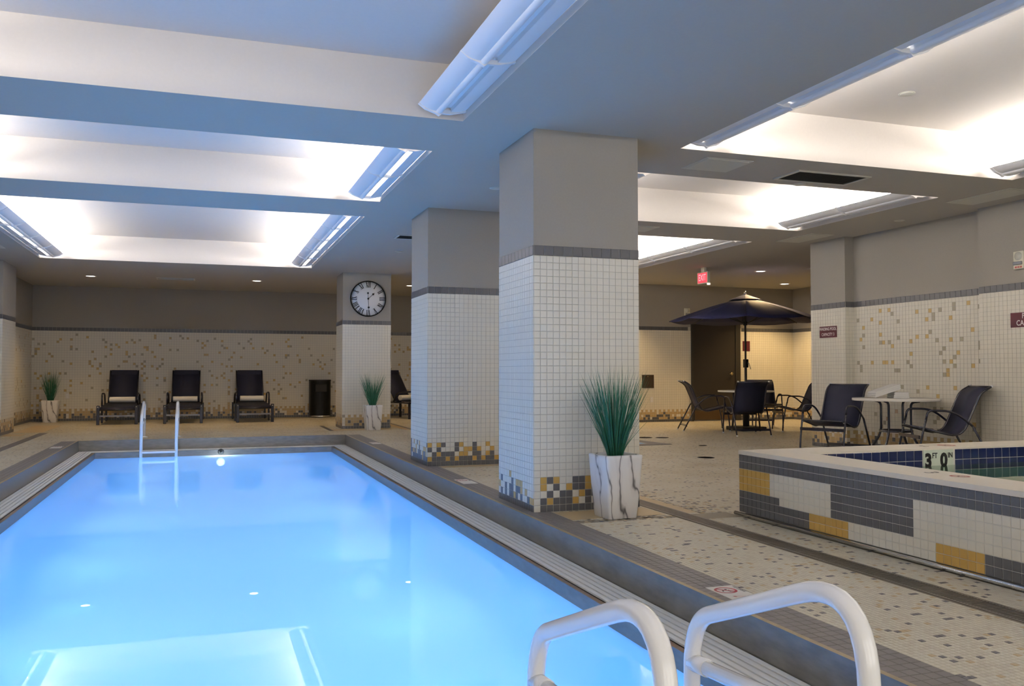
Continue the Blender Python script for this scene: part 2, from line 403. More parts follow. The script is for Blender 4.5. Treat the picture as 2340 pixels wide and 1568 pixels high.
# ------------------------------------------------------------------ fill light through windows added in the unseen wall behind the viewer
ADDED_WINS = [(-3.2, -0.6), (-0.2, 2.4), (2.8, 5.4), (5.8, 8.3)]; WZ0, WZ1 = 0.35, 2.75
for a, b in ADDED_WINS:
    l = bpy.data.lights.new('added_window_portal', 'AREA'); l.shape = 'RECTANGLE'; l.size = b - a; l.size_y = WZ1 - WZ0; l.cycles.is_portal = True
    o = bpy.data.objects.new('added_window_portal', l); COL.objects.link(o); o.location = ((a + b) / 2, NEARY - .1, (WZ0 + WZ1) / 2); o.rotation_euler = (R(90), 0, 0)
# ------------------------------------------------------------------ unseen underwater fill lights, added so the pool water glows
def area(name, loc, rot, sx, sy, power, col, spread=180):
    l = bpy.data.lights.new(name, 'AREA'); l.shape = 'RECTANGLE'; l.size = sx; l.size_y = sy; l.energy = power; l.color = col; l.spread = R(spread)
    o = bpy.data.objects.new(name, l); COL.objects.link(o); o.location = loc; o.rotation_euler = rot; return o
for k in range(7):     # along both long walls, aimed across the pool and down
    y = 3.0 + 1.9 * k
    area('underwater_fill', (WX0 + 0.03, y, -1.1), (0, R(-66), 0), 0.30, 0.30, POOLW, POOL_COL, 170)
    area('underwater_fill', (WX1 - 0.03, y, -1.1), (0, R(66), 0), 0.30, 0.30, POOLW, POOL_COL, 170)

# ================================================================== STRUCTURE
# ---- floor
mb = MB()
FL = [(LEFTX - 0.6, LX0, NEARY, FARY, 0), (LX0, LX1, LY1, FARY, 0), (LX0, LX1, NEARY, LY0, 0), (LX1, 3.88, NEARY, 6.0, 1), (3.88, ALX + .3, NEARY, 6.0, 0), (LX1, ALX + .3, 6.0, FARY, 0)]
for x0, x1, y0, y1, m in FL:
    mb.quad((x0, y0, 0), (x1, y0, 0), (x1, y1, 0), (x0, y1, 0), m)
floor = tag(mb.build('floor', ['floor_mosaic', 'floor_grout'], fix=False), kind='structure')
BX = 2.362      # border tiles start just behind the steel lip
def border_col(i, j): return 'deck_gray'
BP = 0.0545
# near mosaic, tile by tile (in front of the first column, between the pool border and the tub)
fx0 = BX + 4 * BP; nfx = int((3.395 - fx0) / FP); 
dbl = set()
def mos(i, j):
    r = hrand(11, i, j)
    if (i, j) in dbl: return 'floor_gray'
    if r < 0.032:
        if hrand(12, i, j) < 0.2: dbl.add((i + 1, j))
        return 'floor_gray'
    if r < 0.085: return 'floor_tan'
    return 'floor_cream2' if r < 0.35 else 'floor_cream'
tile_panel(floor, (fx0, 1.9, 0), (1, 0, 0), (0, 1, 0), nfx, 150, FP, FP, mos, single=lambda i, j, c, p: inframe(p) and p.y < 3.2, d=0.0025, gap=0.0028, name='mosaic_tile', stuff='mosaic_field')
tile_panel(floor, (3.565, 1.9, 0), (1, 0, 0), (0, 1, 0), 11, 145, FP, FP, mos, d=0.0025, gap=0.0028, stuff='mosaic_field')
# gray border tiles along the long sides of the pool
tile_panel(floor, (BX, 1.9, 0), (1, 0, 0), (0, 1, 0), 4, (LY1 - 1.9) / BP, BP, BP, border_col, single=lambda i, j, c, p: inframe(p), d=0.003, gap=0.003, name='border_tile', stuff='border_field')
tile_panel(floor, (LX0 - 0.03 - 4 * BP, 1.9, 0), (1, 0, 0), (0, 1, 0), 4, (LY1 - 1.9) / BP, BP, BP, border_col, d=0.003, gap=0.003, stuff='border_field')
# inlays: tan frames round the columns, gray line on the left deck
def inlay(x0, x1, y0, y1, m, z=0.0016):
    o = MB().box(x0, x1, y0, y1, 0.0, z).build('floor_inlay', m, floor); return o
inlay(2.59, 3.37, 6.04, 6.40, 'floor_tan'); inlay(3.545, 3.66, 6.05, 7.6, 'floor_tan'); inlay(2.59, 3.5, 9.82, 9.96, 'floor_tan')
inlay(2.30, 3.36, 16.62, 17.10, 'floor_tan'); inlay(2.22, 2.30, 16.62, 18.2, 'floor_gray'); inlay(3.6, 3.72, 16.4, 19.0, 'floor_tan'); inlay(3.72, 3.80, 16.2, 19.0, 'floor_gray')
inlay(-2.78, -2.64, 8.0, 17.7, 'floor_gray'); inlay(-3.25, -2.75, 17.9, 20.2, 'floor_tan'); inlay(-3.25, -2.95, 17.0, 17.5, 'floor_tan')
rr = random.Random(5)
cf = MB(); n = 0
for k in range(230):      # confetti of coloured chips beside the tan frames
    zone = rr.choice([(2.62, 3.4, 5.88, 6.03, 0), (3.66, 4.1, 6.0, 7.4, 1), (3.66, 4.0, 6.0, 6.6, 1)])
    x = zone[0] + (zone[1] - zone[0]) * (rr.random() ** (1.8 if zone[4] else 1)); y = rr.uniform(zone[2], zone[3])
    x = math.floor(x / FP) * FP; y = math.floor(y / FP) * FP
    cf.box(x + .001, x + FP - .001, y + .001, y + FP - .001, 0, 0.0015, rr.choice([0, 0, 1, 2]))
o = cf.build('inlay_chips', ['floor_gray', 'floor_tan', 'floor_cream2'], floor); o['kind'] = 'stuff'

# ---- pool shell: lip, steel face, gutter, rim, inner walls
mb = MB()
def ring(a, za, b, zb, m):     # quad ring between two rectangles
    A = [(a[0], a[2], za), (a[1], a[2], za), (a[1], a[3], za), (a[0], a[3], za)]; B = [(b[0], b[2], zb), (b[1], b[2], zb), (b[1], b[3], zb), (b[0], b[3], zb)]
    for i in range(4): mb.quad(A[i], A[(i + 1) % 4], B[(i + 1) % 4], B[i], m)
Lp = (LX0, LX1, LY0, LY1); Lo = (LX0 - .028, LX1 + .028, LY0 - .028, LY1 + .028); Wp = (WX0, WX1, WY0, WY1); Wr = (WX0 - .035, WX1 + .035, WY0 - .035, WY1 + .035)
ring(Lo, 0.0, Lo, 0.006, 1); ring(Lo, 0.006, Lp, 0.006, 1); ring(Lp, 0.006, Lp, ZG - 0.06, 0); ring(Lp, ZG - 0.06, Wr, ZG - 0.06, 4); ring(Wr, ZG - .06, Wr, ZG - 0.006, 2); ring(Wr, ZG - 0.006, Wp, ZG - 0.006, 2)
ring(Wp, ZG - 0.006, Wp, ZW - 0.02, 0); ring(Wp, ZW - 0.02, Wp, ZP, 3)
mb.quad((WX0, WY0, ZP), (WX1, WY0, ZP), (WX1, WY1, ZP), (WX0, WY1, ZP), 3)
pool = tag(mb.build('pool_basin', ['steel', 'lip_tan', 'rim_brown', 'pool_paint', 'drain_dark'], fix=False), kind='structure')
nb = 5
for side in range(4):
    for k in range(nb):
        t0 = 0.006 + k * 0.0445; t1 = t0 + 0.0325
        if side == 0: mbq = MB().box(LX1 - t1, LX1 - t0, LY0 + .24, LY1 - t0 - 0.003, ZG - .014, ZG)
        elif side == 1: mbq = MB().box(LX0 + t0, LX0 + t1, LY0 + .24, LY1 - t0 - 0.003, ZG - .014, ZG)
        elif side == 2: mbq = MB().box(LX0 + t1 + .008, LX1 - t1 - .008, LY1 - t1, LY1 - t0, ZG - .014, ZG)
        else: mbq = MB().box(LX0 + .01, LX1 - .01, LY0 + t0, LY0 + t1, ZG - .014, ZG)
        mbq.build('gutter_bar', 'grate_white', pool, bevel=0.002, seg=1)
wtr = MB().quad((WX0 + .001, WY0 + .001, ZW), (WX1 - .001, WY0 + .001, ZW), (WX1 - .001, WY1 - .001, ZW), (WX0 + .001, WY1 - .001, ZW)).build('pool_water', 'water', fix=False)
tag(wtr, 'still light blue water filling the long swimming pool', 'water', kind='stuff')

# ---- ceiling with coffers
LCX = (-2.65, 1.86); RCX = (3.86, 7.65)
COF = {'c1': (*LCX, 0.6, 6.45), 'c2': (*LCX, 7.42, 9.85), 'c3': (*LCX, 10.85, 16.6), 'R1': (*RCX, 0.6, 6.62), 'R2': (*RCX, 7.55, 10.0), 'R3': (*RCX, 11.06, 16.2)}
mb = MB(); xs = sorted({LEFTX - 0.6, ALX + .3, *LCX, *RCX}); ys = sorted({NEARY, FARY, *[v for c in COF.values() for v in c[2:]]})
for a, b in zip(xs, xs[1:]):
    for c, d in zip(ys, ys[1:]):
        mx_, my_ = (a + b) / 2, (c + d) / 2
        if any(q[0] < mx_ < q[1] and q[2] < my_ < q[3] for q in COF.values()): continue
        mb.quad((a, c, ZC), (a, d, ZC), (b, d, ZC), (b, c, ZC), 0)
for x0, x1, y0, y1 in COF.values():
    for A, B in (((x0, y0), (x1, y0)), ((x1, y0), (x1, y1)), ((x1, y1), (x0, y1)), ((x0, y1), (x0, y0))):
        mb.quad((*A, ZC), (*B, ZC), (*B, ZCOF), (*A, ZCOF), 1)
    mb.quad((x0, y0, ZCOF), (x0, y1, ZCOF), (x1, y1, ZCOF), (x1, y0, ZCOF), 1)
ceil = tag(mb.build('ceiling', ['ceiling_paint', 'coffer_paint'], fix=False), kind='structure')

# ---- walls
def wall(name, boxes):
    mb = MB()
    for x0, x1, y0, y1 in boxes:
        mb.box(x0, x1, y0, y1, 0, ZB + BT, 0); mb.box(x0, x1, y0, y1, ZB + BT, ZC, 1)
    return tag(mb.build(name, ['grout', 'paint']), kind='structure')
wf = wall('wall_far', [(LEFTX - .3, 6.5, FARY, FARY + .2)])
tile_panel(wf, (LEFTX, FARY, 0), (1, 0, 0), (0, 0, 1), (6.5 - LEFTX) / P, NR, P, P, base_tan(1, 0.075), single=lambda i, j, c, p: j >= 5 and c != 'cream' and inframe(p), name='accent_tile')
tile_panel(wf, (LEFTX, FARY, ZB), (1, 0, 0), (0, 0, 1), (6.5 - LEFTX) / BT, 1, BT, BT, GR, stuff='band_field', d=.006)
wl = wall('wall_left', [(LEFTX - .2, LEFTX, NEARY, FARY)])
tile_panel(wl, (LEFTX, 12.0, 0), (0, 1, 0), (0, 0, 1), (FARY - 12.0) / P, NR, P, P, base_tan(2, 0.05))
tile_panel(wl, (LEFTX, 12.0, ZB), (0, 1, 0), (0, 0, 1), (FARY - 12.0) / BT, 1, BT, BT, GR, stuff='band_field', d=.006)
wr = wall('wall_rear', [(6.5, ALX, REARY, REARY + .2), (6.5, 6.7, REARY, FARY)])
DX0, DX1, DZ = 10.26, 11.53, 2.24
def rearcol(i, j):
    x = 6.5 + (i + .5) * P
    return None if DX0 - .01 < x < DX1 + .01 else base_tan(3)(i, j)
tile_panel(wr, (6.5, REARY, 0), (1, 0, 0), (0, 0, 1), (ALX - 6.5) / P, NR, P, P, rearcol)
tile_panel(wr, (6.5, REARY, ZB), (1, 0, 0), (0, 0, 1), (ALX - 6.5) / BT, 1, BT, BT, lambda i, j: None if DX0 - .03 < 6.5 + (i + .5) * BT < DX1 + .03 else 'gray', stuff='band_field', d=.006)
wa = wall('wall_alcove', [(ALX, ALX + .2, 10.6, REARY + .2), (8.95, ALX, 10.75, 10.95)])
tile_panel(wa, (ALX, REARY, 0), (0, -1, 0), (0, 0, 1), 6.0 / P, NR, P, P, base_tan(4))
tile_panel(wa, (ALX, REARY, ZB), (0, -1, 0), (0, 0, 1), 6.0 / BT, 1, BT, BT, GR, stuff='band_field', d=.006)
# right wall: pier, recess with scattered accents, near pier
RX = 8.75; PX = 8.60; NX = 8.62; PY0, PY1 = 10.20, 10.95; NY = 7.93
wg = wall('wall_right', [(RX, RX + .2, NY, PY0), (PX, RX + .2, PY0, PY1), (NX, RX + .2, NEARY, NY)])
ACC = [(635,512,'gold'),(697,508,'gold'),(718,536,'taupe'),(482,570,'taupe'),(482,590,'taupe'),(577,575,'gold'),(635,597,'gold'),(760,588,'taupe'),(518,633,'gold'),(518,686,'taupe'),(500,714,'gold'),(638,682,'gold'),(638,738,'taupe'),(658,738,'gold'),(700,736,'taupe'),(720,764,'gold'),(520,768,'taupe'),(762,704,'taupe'),(890,520,'gold'),(982,513,'gold'),(960,575,'gold'),(1006,540,'taupe'),(1006,570,'taupe'),(1053,507,'taupe'),(1150,470,'taupe'),(1150,500,'taupe'),(1253,460,'gold'),(1333,486,'taupe'),(1128,565,'gold'),(1362,580,'gold'),(985,662,'taupe'),(962,694,'gold'),(893,697,'gold'),(850,728,'gold'),(1032,720,'taupe'),(1130,718,'gold'),(1206,716,'taupe'),(1282,648,'gold'),(1363,677,'gold'),(1338,742,'taupe'),(1338,775,'taupe'),(850,817,'gold'),(1082,780,'taupe'),(1058,812,'taupe'),(1182,810,'gold'),(1157,842,'taupe'),(1083,873,'taupe'),(1132,873,'gold'),(1157,905,'taupe'),(1287,905,'gold'),(1338,872,'taupe'),(580,880,'gold'),(661,878,'gold'),(682,878,'gold'),(722,878,'gold'),(828,877,'taupe'),(851,905,'taupe'),(745,934,'taupe'),(766,934,'taupe'),(502,908,'taupe'),(502,935,'taupe'),(486,880,'taupe'),(1108,938,'gold'),(1108,965,'gold'),(1083,965,'taupe'),(1393,1000,'taupe'),(1160,1060,'gold'),(965,1055,'gold'),(897,1083,'taupe'),(1036,1090,'taupe'),(1036,1115,'gold'),(787,1050,'taupe'),(1372,1130,'taupe'),(1372,1192,'taupe'),(743,1192,'pink_tan'),(600,1212,'taupe'),(1016,1205,'taupe'),(1040,1238,'taupe'),(1016,1268,'taupe'),(1058,1205,'taupe'),(680,1248,'pink_tan'),(645,1300,'taupe'),(1295,1290,'gold'),(610,1380,'gray')]
accm = {}
for zx, zy, c in ACC:
    q = un(1800 + zx / 3.015, 540 + zy / 3.015, X=RX); accm[(int((PY0 - q.y) / P), int(q.z / P))] = {'gold': 'acc_gold', 'taupe': 'acc_taupe'}.get(c, c)
bt6 = base_tan(6)
def reccol(i, j):
    if (i, j) in accm: return accm[(i, j)]
    if 4 < j < 8 and hrand(21, i, j) < 0.05: return 'taupe'
    return bt6(i, j)
tile_panel(wg, (RX, PY0, 0), (0, -1, 0), (0, 0, 1), (PY0 - NY) / P, NR, P, P, reccol, single=lambda i, j, c, p: j >= 5 and c != 'cream', name='accent_tile')
tile_panel(wg, (PX, PY1, 0), (0, -1, 0), (0, 0, 1), (PY1 - PY0) / P, NR, P, P, base_tan(7))
tile_panel(wg, (PX, PY0, 0), (1, 0, 0), (0, 0, 1), (RX - PX) / P, NR, P, P, base_tan(8))
tile_panel(wg, (NX, NY, 0), (0, -1, 0), (0, 0, 1), 6.0 / P, NR, P, P, base_tan(9))
isf = lambda i, j, c, p: inframe(p)
tile_panel(wg, (RX, PY0, ZB), (0, -1, 0), (0, 0, 1), (PY0 - NY) / BT, 1, BT, BT, GR, single=isf, name='band_tile', stuff='band_field', d=.006)
tile_panel(wg, (PX, PY1, ZB), (0, -1, 0), (0, 0, 1), (PY1 - PY0) / BT, 1, BT, BT, GR, single=isf, name='band_tile', stuff='band_field', d=.006)
tile_panel(wg, (PX, PY0, ZB), (1, 0, 0), (0, 0, 1), (RX - PX) / BT, 1, BT, BT, GR, stuff='band_field', d=.006)
tile_panel(wg, (NX, NY, ZB), (0, -1, 0), (0, 0, 1), 6.0 / BT, 1, BT, BT, GR, single=isf, name='band_tile', stuff='band_field', d=.006)
mb = MB(); xs_ = [LEFTX - .3] + [v for a, b in ADDED_WINS for v in (a, b)] + [ALX]
for k in range(0, len(xs_), 2): mb.box(xs_[k], xs_[k + 1], NEARY - .2, NEARY, 0, ZC, 0)
for a, b in ADDED_WINS: mb.box(a, b, NEARY - .2, NEARY, 0, WZ0, 0); mb.box(a, b, NEARY - .2, NEARY, WZ1, ZC, 0)
tag(mb.build('wall_near', ['paint']), kind='structure')
for k, (a, b) in enumerate(ADDED_WINS):  # frames of the made-up windows that brighten the hall from behind
    f = MB()
    for x in (a, (a + b) / 2 - .03, b - .06): f.box(x, x + .06, NEARY - .14, NEARY - .06, WZ0, WZ1)
    f.box(a, b, NEARY - .14, NEARY - .06, WZ0, WZ0 + .06); f.box(a, b, NEARY - .14, NEARY - .06, WZ1 - .06, WZ1)
    tag(f.build('added_window_%d' % (k + 1), 'frame_gray'), kind='structure')

# ---- columns
def column(name, x0, x1, y0, y1, front, side, single=None, label=None):
    mb = MB().box(x0, x1, y0, y1, 0, ZB + BT, 0); mb.box(x0, x1, y0, y1, ZB + BT, ZC, 1)
    c = tag(mb.build(name, ['grout', 'paint']), label=label, kind='structure')
    wx, wy = (x1 - x0), (y1 - y0)
    for k, (O, U, wd, cf) in enumerate((((x0, y0, 0), (1, 0, 0), wx, front), ((x0, y1, 0), (0, -1, 0), wy, side), ((x1, y0, 0), (0, 1, 0), wy, side), ((x1, y1, 0), (-1, 0, 0), wx, side))):
        tile_panel(c, O, U, (0, 0, 1), wd / P, NR, P, P, cf, single=(single if k == 0 else None))
        n = round(wd / BT); O2 = Vector(O) + Vector((0, 0, ZB))
        tile_panel(c, O2, U, (0, 0, 1), n, 1, wd / n, BT, GR, single=(isf if k < 2 and single else None), name='band_tile', stuff='band_field', d=.006)
    return c
C1 = {(1,4):'gold',(2,4):'gray',(3,4):'gold',(6,4):'gray',(7,4):'gray',(8,4):'gold',(1,3):'gold',(3,3):'gray',(5,3):'gold',(6,3):'gray',(7,3):'gray',(8,3):'gold',
      (2,2):'gray',(4,2):'gray',(5,2):'gray',(7,2):'gold',(8,2):'gray',(1,1):'gray',(2,1):'gold',(3,1):'gray',(4,1):'gray',(5,1):'gray',(6,1):'gold',(8,1):'gray',(16,1):'gray'}
def col1f(i, j):
    if (i, j) in C1: return C1[(i, j)]
    if j == 0: return 'cream' if i == 0 else 'gray'
    if j < 5 and 9 <= i < 16: return base_gold(31)(i, j)
    return 'cream'
C2R = ['', 'dyyydydyyydydyyd', 'cydyyycddcyycdyc', 'ycycccycddydccdc', 'dcdyccydccyccdcc']
KEY = {'d': 'gold', 'y': 'gray', 'c': 'cream'}
def col2f(i, j):
    if j == 0: return 'gray'
    if j < 5 and i < 16: return KEY[C2R[j][i]]
    return base_gold(32)(i, j)
column('column_1', 2.44, 3.36, 6.45, 7.30, col1f, base_gold(33), single=lambda i, j, c, p: True)
column('column_2', 2.46, 3.38, 10.0, 10.85, col2f, base_gold(34), single=lambda i, j, c, p: inframe(p))
column('column_3', 2.52, 3.46, 17.1, 17.95, base_tan(35), base_tan(36))
column('column_4', -4.2, -3.30, 17.2, 18.3, base_tan(37), base_tan(38))

# ---- door in the rear wall
d1 = MB().box(DX0 + .05, DX1 - .13, REARY - .03, REARY + .02, 0.02, DZ - .05).build('door_1', 'door_brown', bevel=.003); tag(d1, kind='structure')
MB().box(DX0, DX0 + .05, REARY - .045, REARY + .02, 0, DZ).box(DX1 - .13, DX1, REARY - .045, REARY + .02, 0, DZ).box(DX0 + .05, DX1 - .13, REARY - .045, REARY + .02, DZ - .05, DZ).build('door_frame', 'door_frame', d1)
MB().box(DX0 + .08, DX1 - .16, REARY - .036, REARY - .03, 0.03, 0.24).build('kick_plate', 'kick_plate', d1)
h = MB(); h.lathe([(0.0, 0), (.034, 0), (.034, .012), (0, .014)], (11.30, REARY - .046, 1.06), 16, axis='Y'); h.tube([(11.30, REARY - .05, 1.06), (11.30, REARY - .09, 1.06), (11.20, REARY - .09, 1.055)], .011, 8); h.build('door_handle', 'brass', d1)

# ================================================================== OBJECTS
# ---- coffer lights
def coffer_light(x, y0, y1, inward, on, label, group, perf=False, dark=0):
    L = y1 - y0; t = thing('coffer_light', (x, y0, ZC), 0, label, 'ceiling light', group); s = inward
    def pl(pts): return [(s * u, z) for u, z in pts]
    nseg = max(1, round(L / 1.22)); sl = L / nseg
    arcA = pl([(.235 + .13 * k / 7, 0.030 + 0.05 * (k / 7) ** 2.2) for k in range(8)])
    arcB = pl([(.125 - .122 * k / 6, 0.030 + 0.028 * (k / 6) ** 2) for k in range(7)])
    rib = pl([(.212 + .027 * math.cos(a), 0.034 - .024 * math.sin(a)) for a in [math.pi * k / 8 for k in range(9)]])
    chan = pl([(.124, 0.029), (.127, 0.062), (.186, 0.062), (.187, 0.029)])
    for g in range(nseg):
        lit = on and g < nseg - dark
        a, b = g * sl + .003, (g + 1) * sl - .003
        for nm, pf in (('wide_reflector', arcA), ('narrow_reflector', arcB), ('centre_rib', rib), ('lamp_channel', chan)):
            A_, B_ = [(u, a, z) for u, z in pf], [(u, b, z) for u, z in pf]
            if nm == 'lamp_channel': MB().strip(A_, B_, 0, False).build(nm, 'fixture_perforated' if lit and perf else 'fixture_white', t, fix=False)
            else: MB().sheet(A_, B_, .003).build(nm, 'fixture_white', t, fix=False)
        tb = MB(); 
        for uu, zu in ((.10, .095), (.275, .122)): tb.tube([(s * uu, a + .03, zu), (s * uu, b - .03, zu)], .014, 8)
        tb.build('fluorescent_tube', 'tube' if lit else 'tube_off', t)
    for g in range(nseg + 1):
        yy = min(max(g * sl, .004), L - .004); pts = [(.003, .05), (.125, .022), (.19, .022), (.212, .004), (.245, .022), (.32, .045), (.372, .082), (.36, .10), (.24, .052), (.12, .052), (.004, .075)]
        m = MB(); A = [(s * u, yy - .014, z - .007) for u, z in pts]; B = [(s * u, yy + .014, z - .007) for u, z in pts]; n = len(pts)
        m.poly(A); m.poly(list(reversed(B)))
        for i in range(n): m.quad(A[i], A[(i + 1) % n], B[(i + 1) % n], B[i])
        m.build('joint_bracket', 'fixture_white', t)
    return t
g = 'fluorescent fixtures along the coffer edges'
def cl(k, side, on, label, dark=0):
    x0, x1, y0, y1 = COF[k]
    coffer_light(x0 if side < 0 else x1, y0 + .12, y1 - .08, 1 if side < 0 else -1, on, label, g, k[0] == 'c', dark)
cl('c1', 1, True, 'white fluorescent fixture with an unlit end section along the nearest ceiling coffer', dark=2)
cl('c1', -1, True, 'fluorescent fixture along the far side of the nearest pool coffer')
cl('c2', 1, True, 'short lit fluorescent fixture on the right edge of the middle pool coffer')
cl('c2', -1, True, 'lit fluorescent fixture on the left edge of the middle pool coffer')
cl('c3', 1, True, 'long lit fluorescent fixture on the right edge of the farthest pool coffer')
cl('c3', -1, True, 'lit fluorescent fixture on the left edge of the farthest pool coffer')
cl('R1', -1, True, 'long fluorescent fixture on the left edge of the nearest coffer above the hot tub')
cl('R1', 1, True, 'lit fluorescent fixture at the right frame edge above the hot tub')
cl('R2', -1, True, 'fluorescent fixture on the left edge of the middle right-hand coffer, behind the big column')
cl('R2', 1, True, 'lit fluorescent fixture on the right edge of the middle coffer over the patio tables')
cl('R3', -1, True, 'fluorescent fixture on the left edge of the farthest right-hand coffer, behind the big column')
cl('R3', 1, True, 'lit fluorescent fixture of the farthest right-hand coffer, just above the exit sign')

# ---- downlights
def downlight(x, y, label, power):
    t = thing('downlight', (x, y, ZC), 0, label, 'ceiling light', 'recessed downlights')
    MB().lathe([(.085, -.004), (.115, -.004), (.117, 0), (.085, 0), (.085, -.004)], n=24).build('trim_ring', 'trim_white', t)
    MB().lathe([(.0, -.0015), (.085, -.0015)], n=24).build('lens', 'down_glow', t)
    l = bpy.data.lights.new('downlight_lamp', 'SPOT'); l.energy = power; l.color = DOWN_COL; l.spot_size = R(115); l.spot_blend = 0.6; l.shadow_soft_size = 0.08
    o = bpy.data.objects.new('downlight_lamp', l); COL.objects.link(o); o.parent = t; o.location = (0, 0, -.03)
for px, py, lb, pw in ((207, 631, 'glowing recessed downlight above the leftmost lounge chair', DOWN), (587, 642, 'glowing recessed downlight above the third lounge chair', DOWN), (938, 653, 'glowing recessed downlight half hidden by the second column', DOWN),
                   (1738, 620, 'glowing recessed downlight right of the exit sign', DOWN * 3.6), (1793, 649, 'glowing recessed downlight above the umbrella, nearest the alcove corner', DOWN * 2.2)):
    q = un(px, py, Z=ZC); downlight(q.x, q.y, lb, pw)

downlight(7.95, 16.55, 'unseen recessed downlight added to warm the rear wall, hidden by the big column', DOWN * 2.2)  # extra lamp out of view, added to brighten the rear wall
# ---- ceiling fittings
def plate(name, x0, x1, y0, y1, label, cat, kind='panel'):
    t = thing(name, ((x0 + x1) / 2, (y0 + y1) / 2, ZC), 0, label, cat); a, b = (x1 - x0) / 2, (y1 - y0) / 2
    if kind == 'panel':
        MB().box(-a, a, -b, b, -.006, 0).build('rim', 'vent_white', t, bevel=.002); MB().box(-a + .03, a - .03, -b + .03, b - .03, -.010, -.006).build('panel', 'vent_white', t)
    else:
        f = MB()
        for q in ((-a, a, -b, -b + .03), (-a, a, b - .03, b), (-a, -a + .03, -b + .03, b - .03), (a - .03, a, -b + .03, b - .03)): f.box(*q, -.012, 0)
        f.build('frame', 'vent_white', t); MB().box(-a + .03, a - .03, -b + .03, b - .03, -.002, 0).build('backing', 'vent_dark', t)
        ns = max(6, int((2 * b - .06) / .02))
        me = None
        for k in range(ns):
            y = -b + .03 + (k + .5) * (2 * b - .06) / ns
            if me is None:
                o = MB().obox((-a + .03, -.006, -.010), Vector((2 * a - .06, 0, 0)), Vector((0, .011, .006)), Vector((0, -.0008, .0012))).build('slat', 'vent_dark' if kind == 'dark' else 'vent_white', t); me = o.data
            else:
                o = bpy.data.objects.new('slat', me); COL.objects.link(o); o.parent = t
            o.location = (0, y, 0)
    return t
plate('access_panel', 4.24, 4.73, 6.80, 7.26, 'square cream access panel on the ceiling beam right of the big column', 'access panel')
plate('air_vent', 5.34, 6.20, 6.95, 7.36, 'large rectangular air vent with dark slats on the ceiling beam', 'vent', 'dark')
plate('access_panel', 7.95, 8.35, 6.9, 7.75, 'flat ceiling panel near the right wall, above the pool capacity sign', 'access panel')
plate('access_panel', 7.95, 8.35, 10.1, 10.9, 'pale flat ceiling panel beside the right-hand pier', 'access panel')
plate('access_panel', 4.5, 5.7, 10.32, 10.74, 'long cream ceiling panel partly behind the big column', 'access panel')
plate('air_vent', -.95, -.20, 19.25, 19.6, 'pale slotted air vent on the ceiling above the lounge chairs', 'vent', 'pale')
plate('air_vent', 2.55, 2.95, 12.1, 12.45, 'small dark ceiling vent left of the second column', 'vent', 'dark')
plate('access_panel', 10.6, 11.4, 13.2, 13.7, 'dim ceiling panel above the umbrella near the pier', 'access panel')
plate('access_panel', -3.45, -2.95, 15.0, 15.5, 'gray ceiling panel left of the farthest pool coffer', 'access panel')
def sprinkler(x, y, z, label):
    t = thing('sprinkler_cap', (x, y, z), 0, label, 'sprinkler')
    MB().lathe([(.0, -.010), (.05, -.010), (.056, -.006), (.056, 0)], n=20).build('cover_plate', 'vent_white', t)
    MB().lathe([(.058, -.003), (.068, -.003), (.068, 0), (.058, 0), (.058, -.003)], n=20).build('ring', 'vent_white', t)
for px, py, z, lb in ((2072, 214, ZCOF, 'round white sprinkler cover inside the bright coffer above the hot tub'), (1828, 421, ZC, 'small sprinkler cover beside the large ceiling vent'), (2055, 504, ZC, 'small sprinkler cover near the right wall above the white table'),
                      (912, 575, ZC, 'small sprinkler cover left of the second column'), (1133, 430, ZC, 'sprinkler cover just left of the big column')):
    q = un(px, py, Z=z); sprinkler(q.x, q.y, z, lb)
q = un(1608, 612, Z=ZC)
t = thing('exit_sign', (q.x, q.y, ZC - .30), R(-86), 'lit red exit sign hanging from the ceiling left of the umbrella', 'sign')
MB().box(-.16, .16, -.03, .03, 0, .22).build('housing', 'alarm_white', t, bevel=.006)
MB().box(-.05, .05, -.025, .025, .22, .30).build('ceiling_canopy', 'alarm_white', t)
MB().box(-.14, .14, -.034, -.03, .02, .20).build('face', 'exit_red', t)
text_mesh('EXIT', .17, 'letters', 'exit_letter', t, basis((0, -.0355, .11), (1, 0, 0), (0, 0, 1)), xs=.66)
MB().lathe([(.0, 0), (.03, 0), (.034, .03), (0, .03)], (.15, 0, -.03), 14).build('lamp_head', 'down_glow', t)

# ---- ladders
def ladder(loc, rz, sep, label):
    t = thing('pool_ladder', loc, rz, label, 'pool ladder'); rr_ = .0245
    for s in (-1, 1):
        x = s * sep / 2
        path = fillet([(x, 0, 0.0), (x, 0.02, .648), (x, .70, .385), (x, .745, .28), (x, .745, -1.05)], {1: .24, 2: .08, 3: .06}, 10)
        rail = MB().tube(path, rr_, 16).build('rail', 'rail_white', t)
        MB().tube([(x, .735, .245), (x, .02, .30)], .022, 14).build('cross_bar', 'rail_white', rail)
        MB().tube([(x, .738, .2448), (x, .66, .2508)], .0255, 14).build('bar_collar', 'rail_white', rail)
        MB().lathe([(.0, .0), (.058, .0), (.058, .006), (.034, .02), (.0, .02)], (x, 0, 0), 20).build('escutcheon', 'rail_white', t)
        MB().tube([(x, .76, -.8), (x, .86, -.8)], .02, 10).build('bumper', 'rail_white', t)
    for z in (-.17, -.45, -.73, -1.0):
        MB().box(-sep / 2, sep / 2, .70, .79, z - .035, z).build('tread', 'rail_white', t, bevel=.008)
    return t
ladder((1.115, 1.54, 0.006), 0, .49, 'white tubular pool ladder in the near corner, rails arching over the edge')
ladder((-.675, 15.93, 0.006), math.pi, .525, 'white pool ladder at the far end of the pool in front of the lounge chairs')
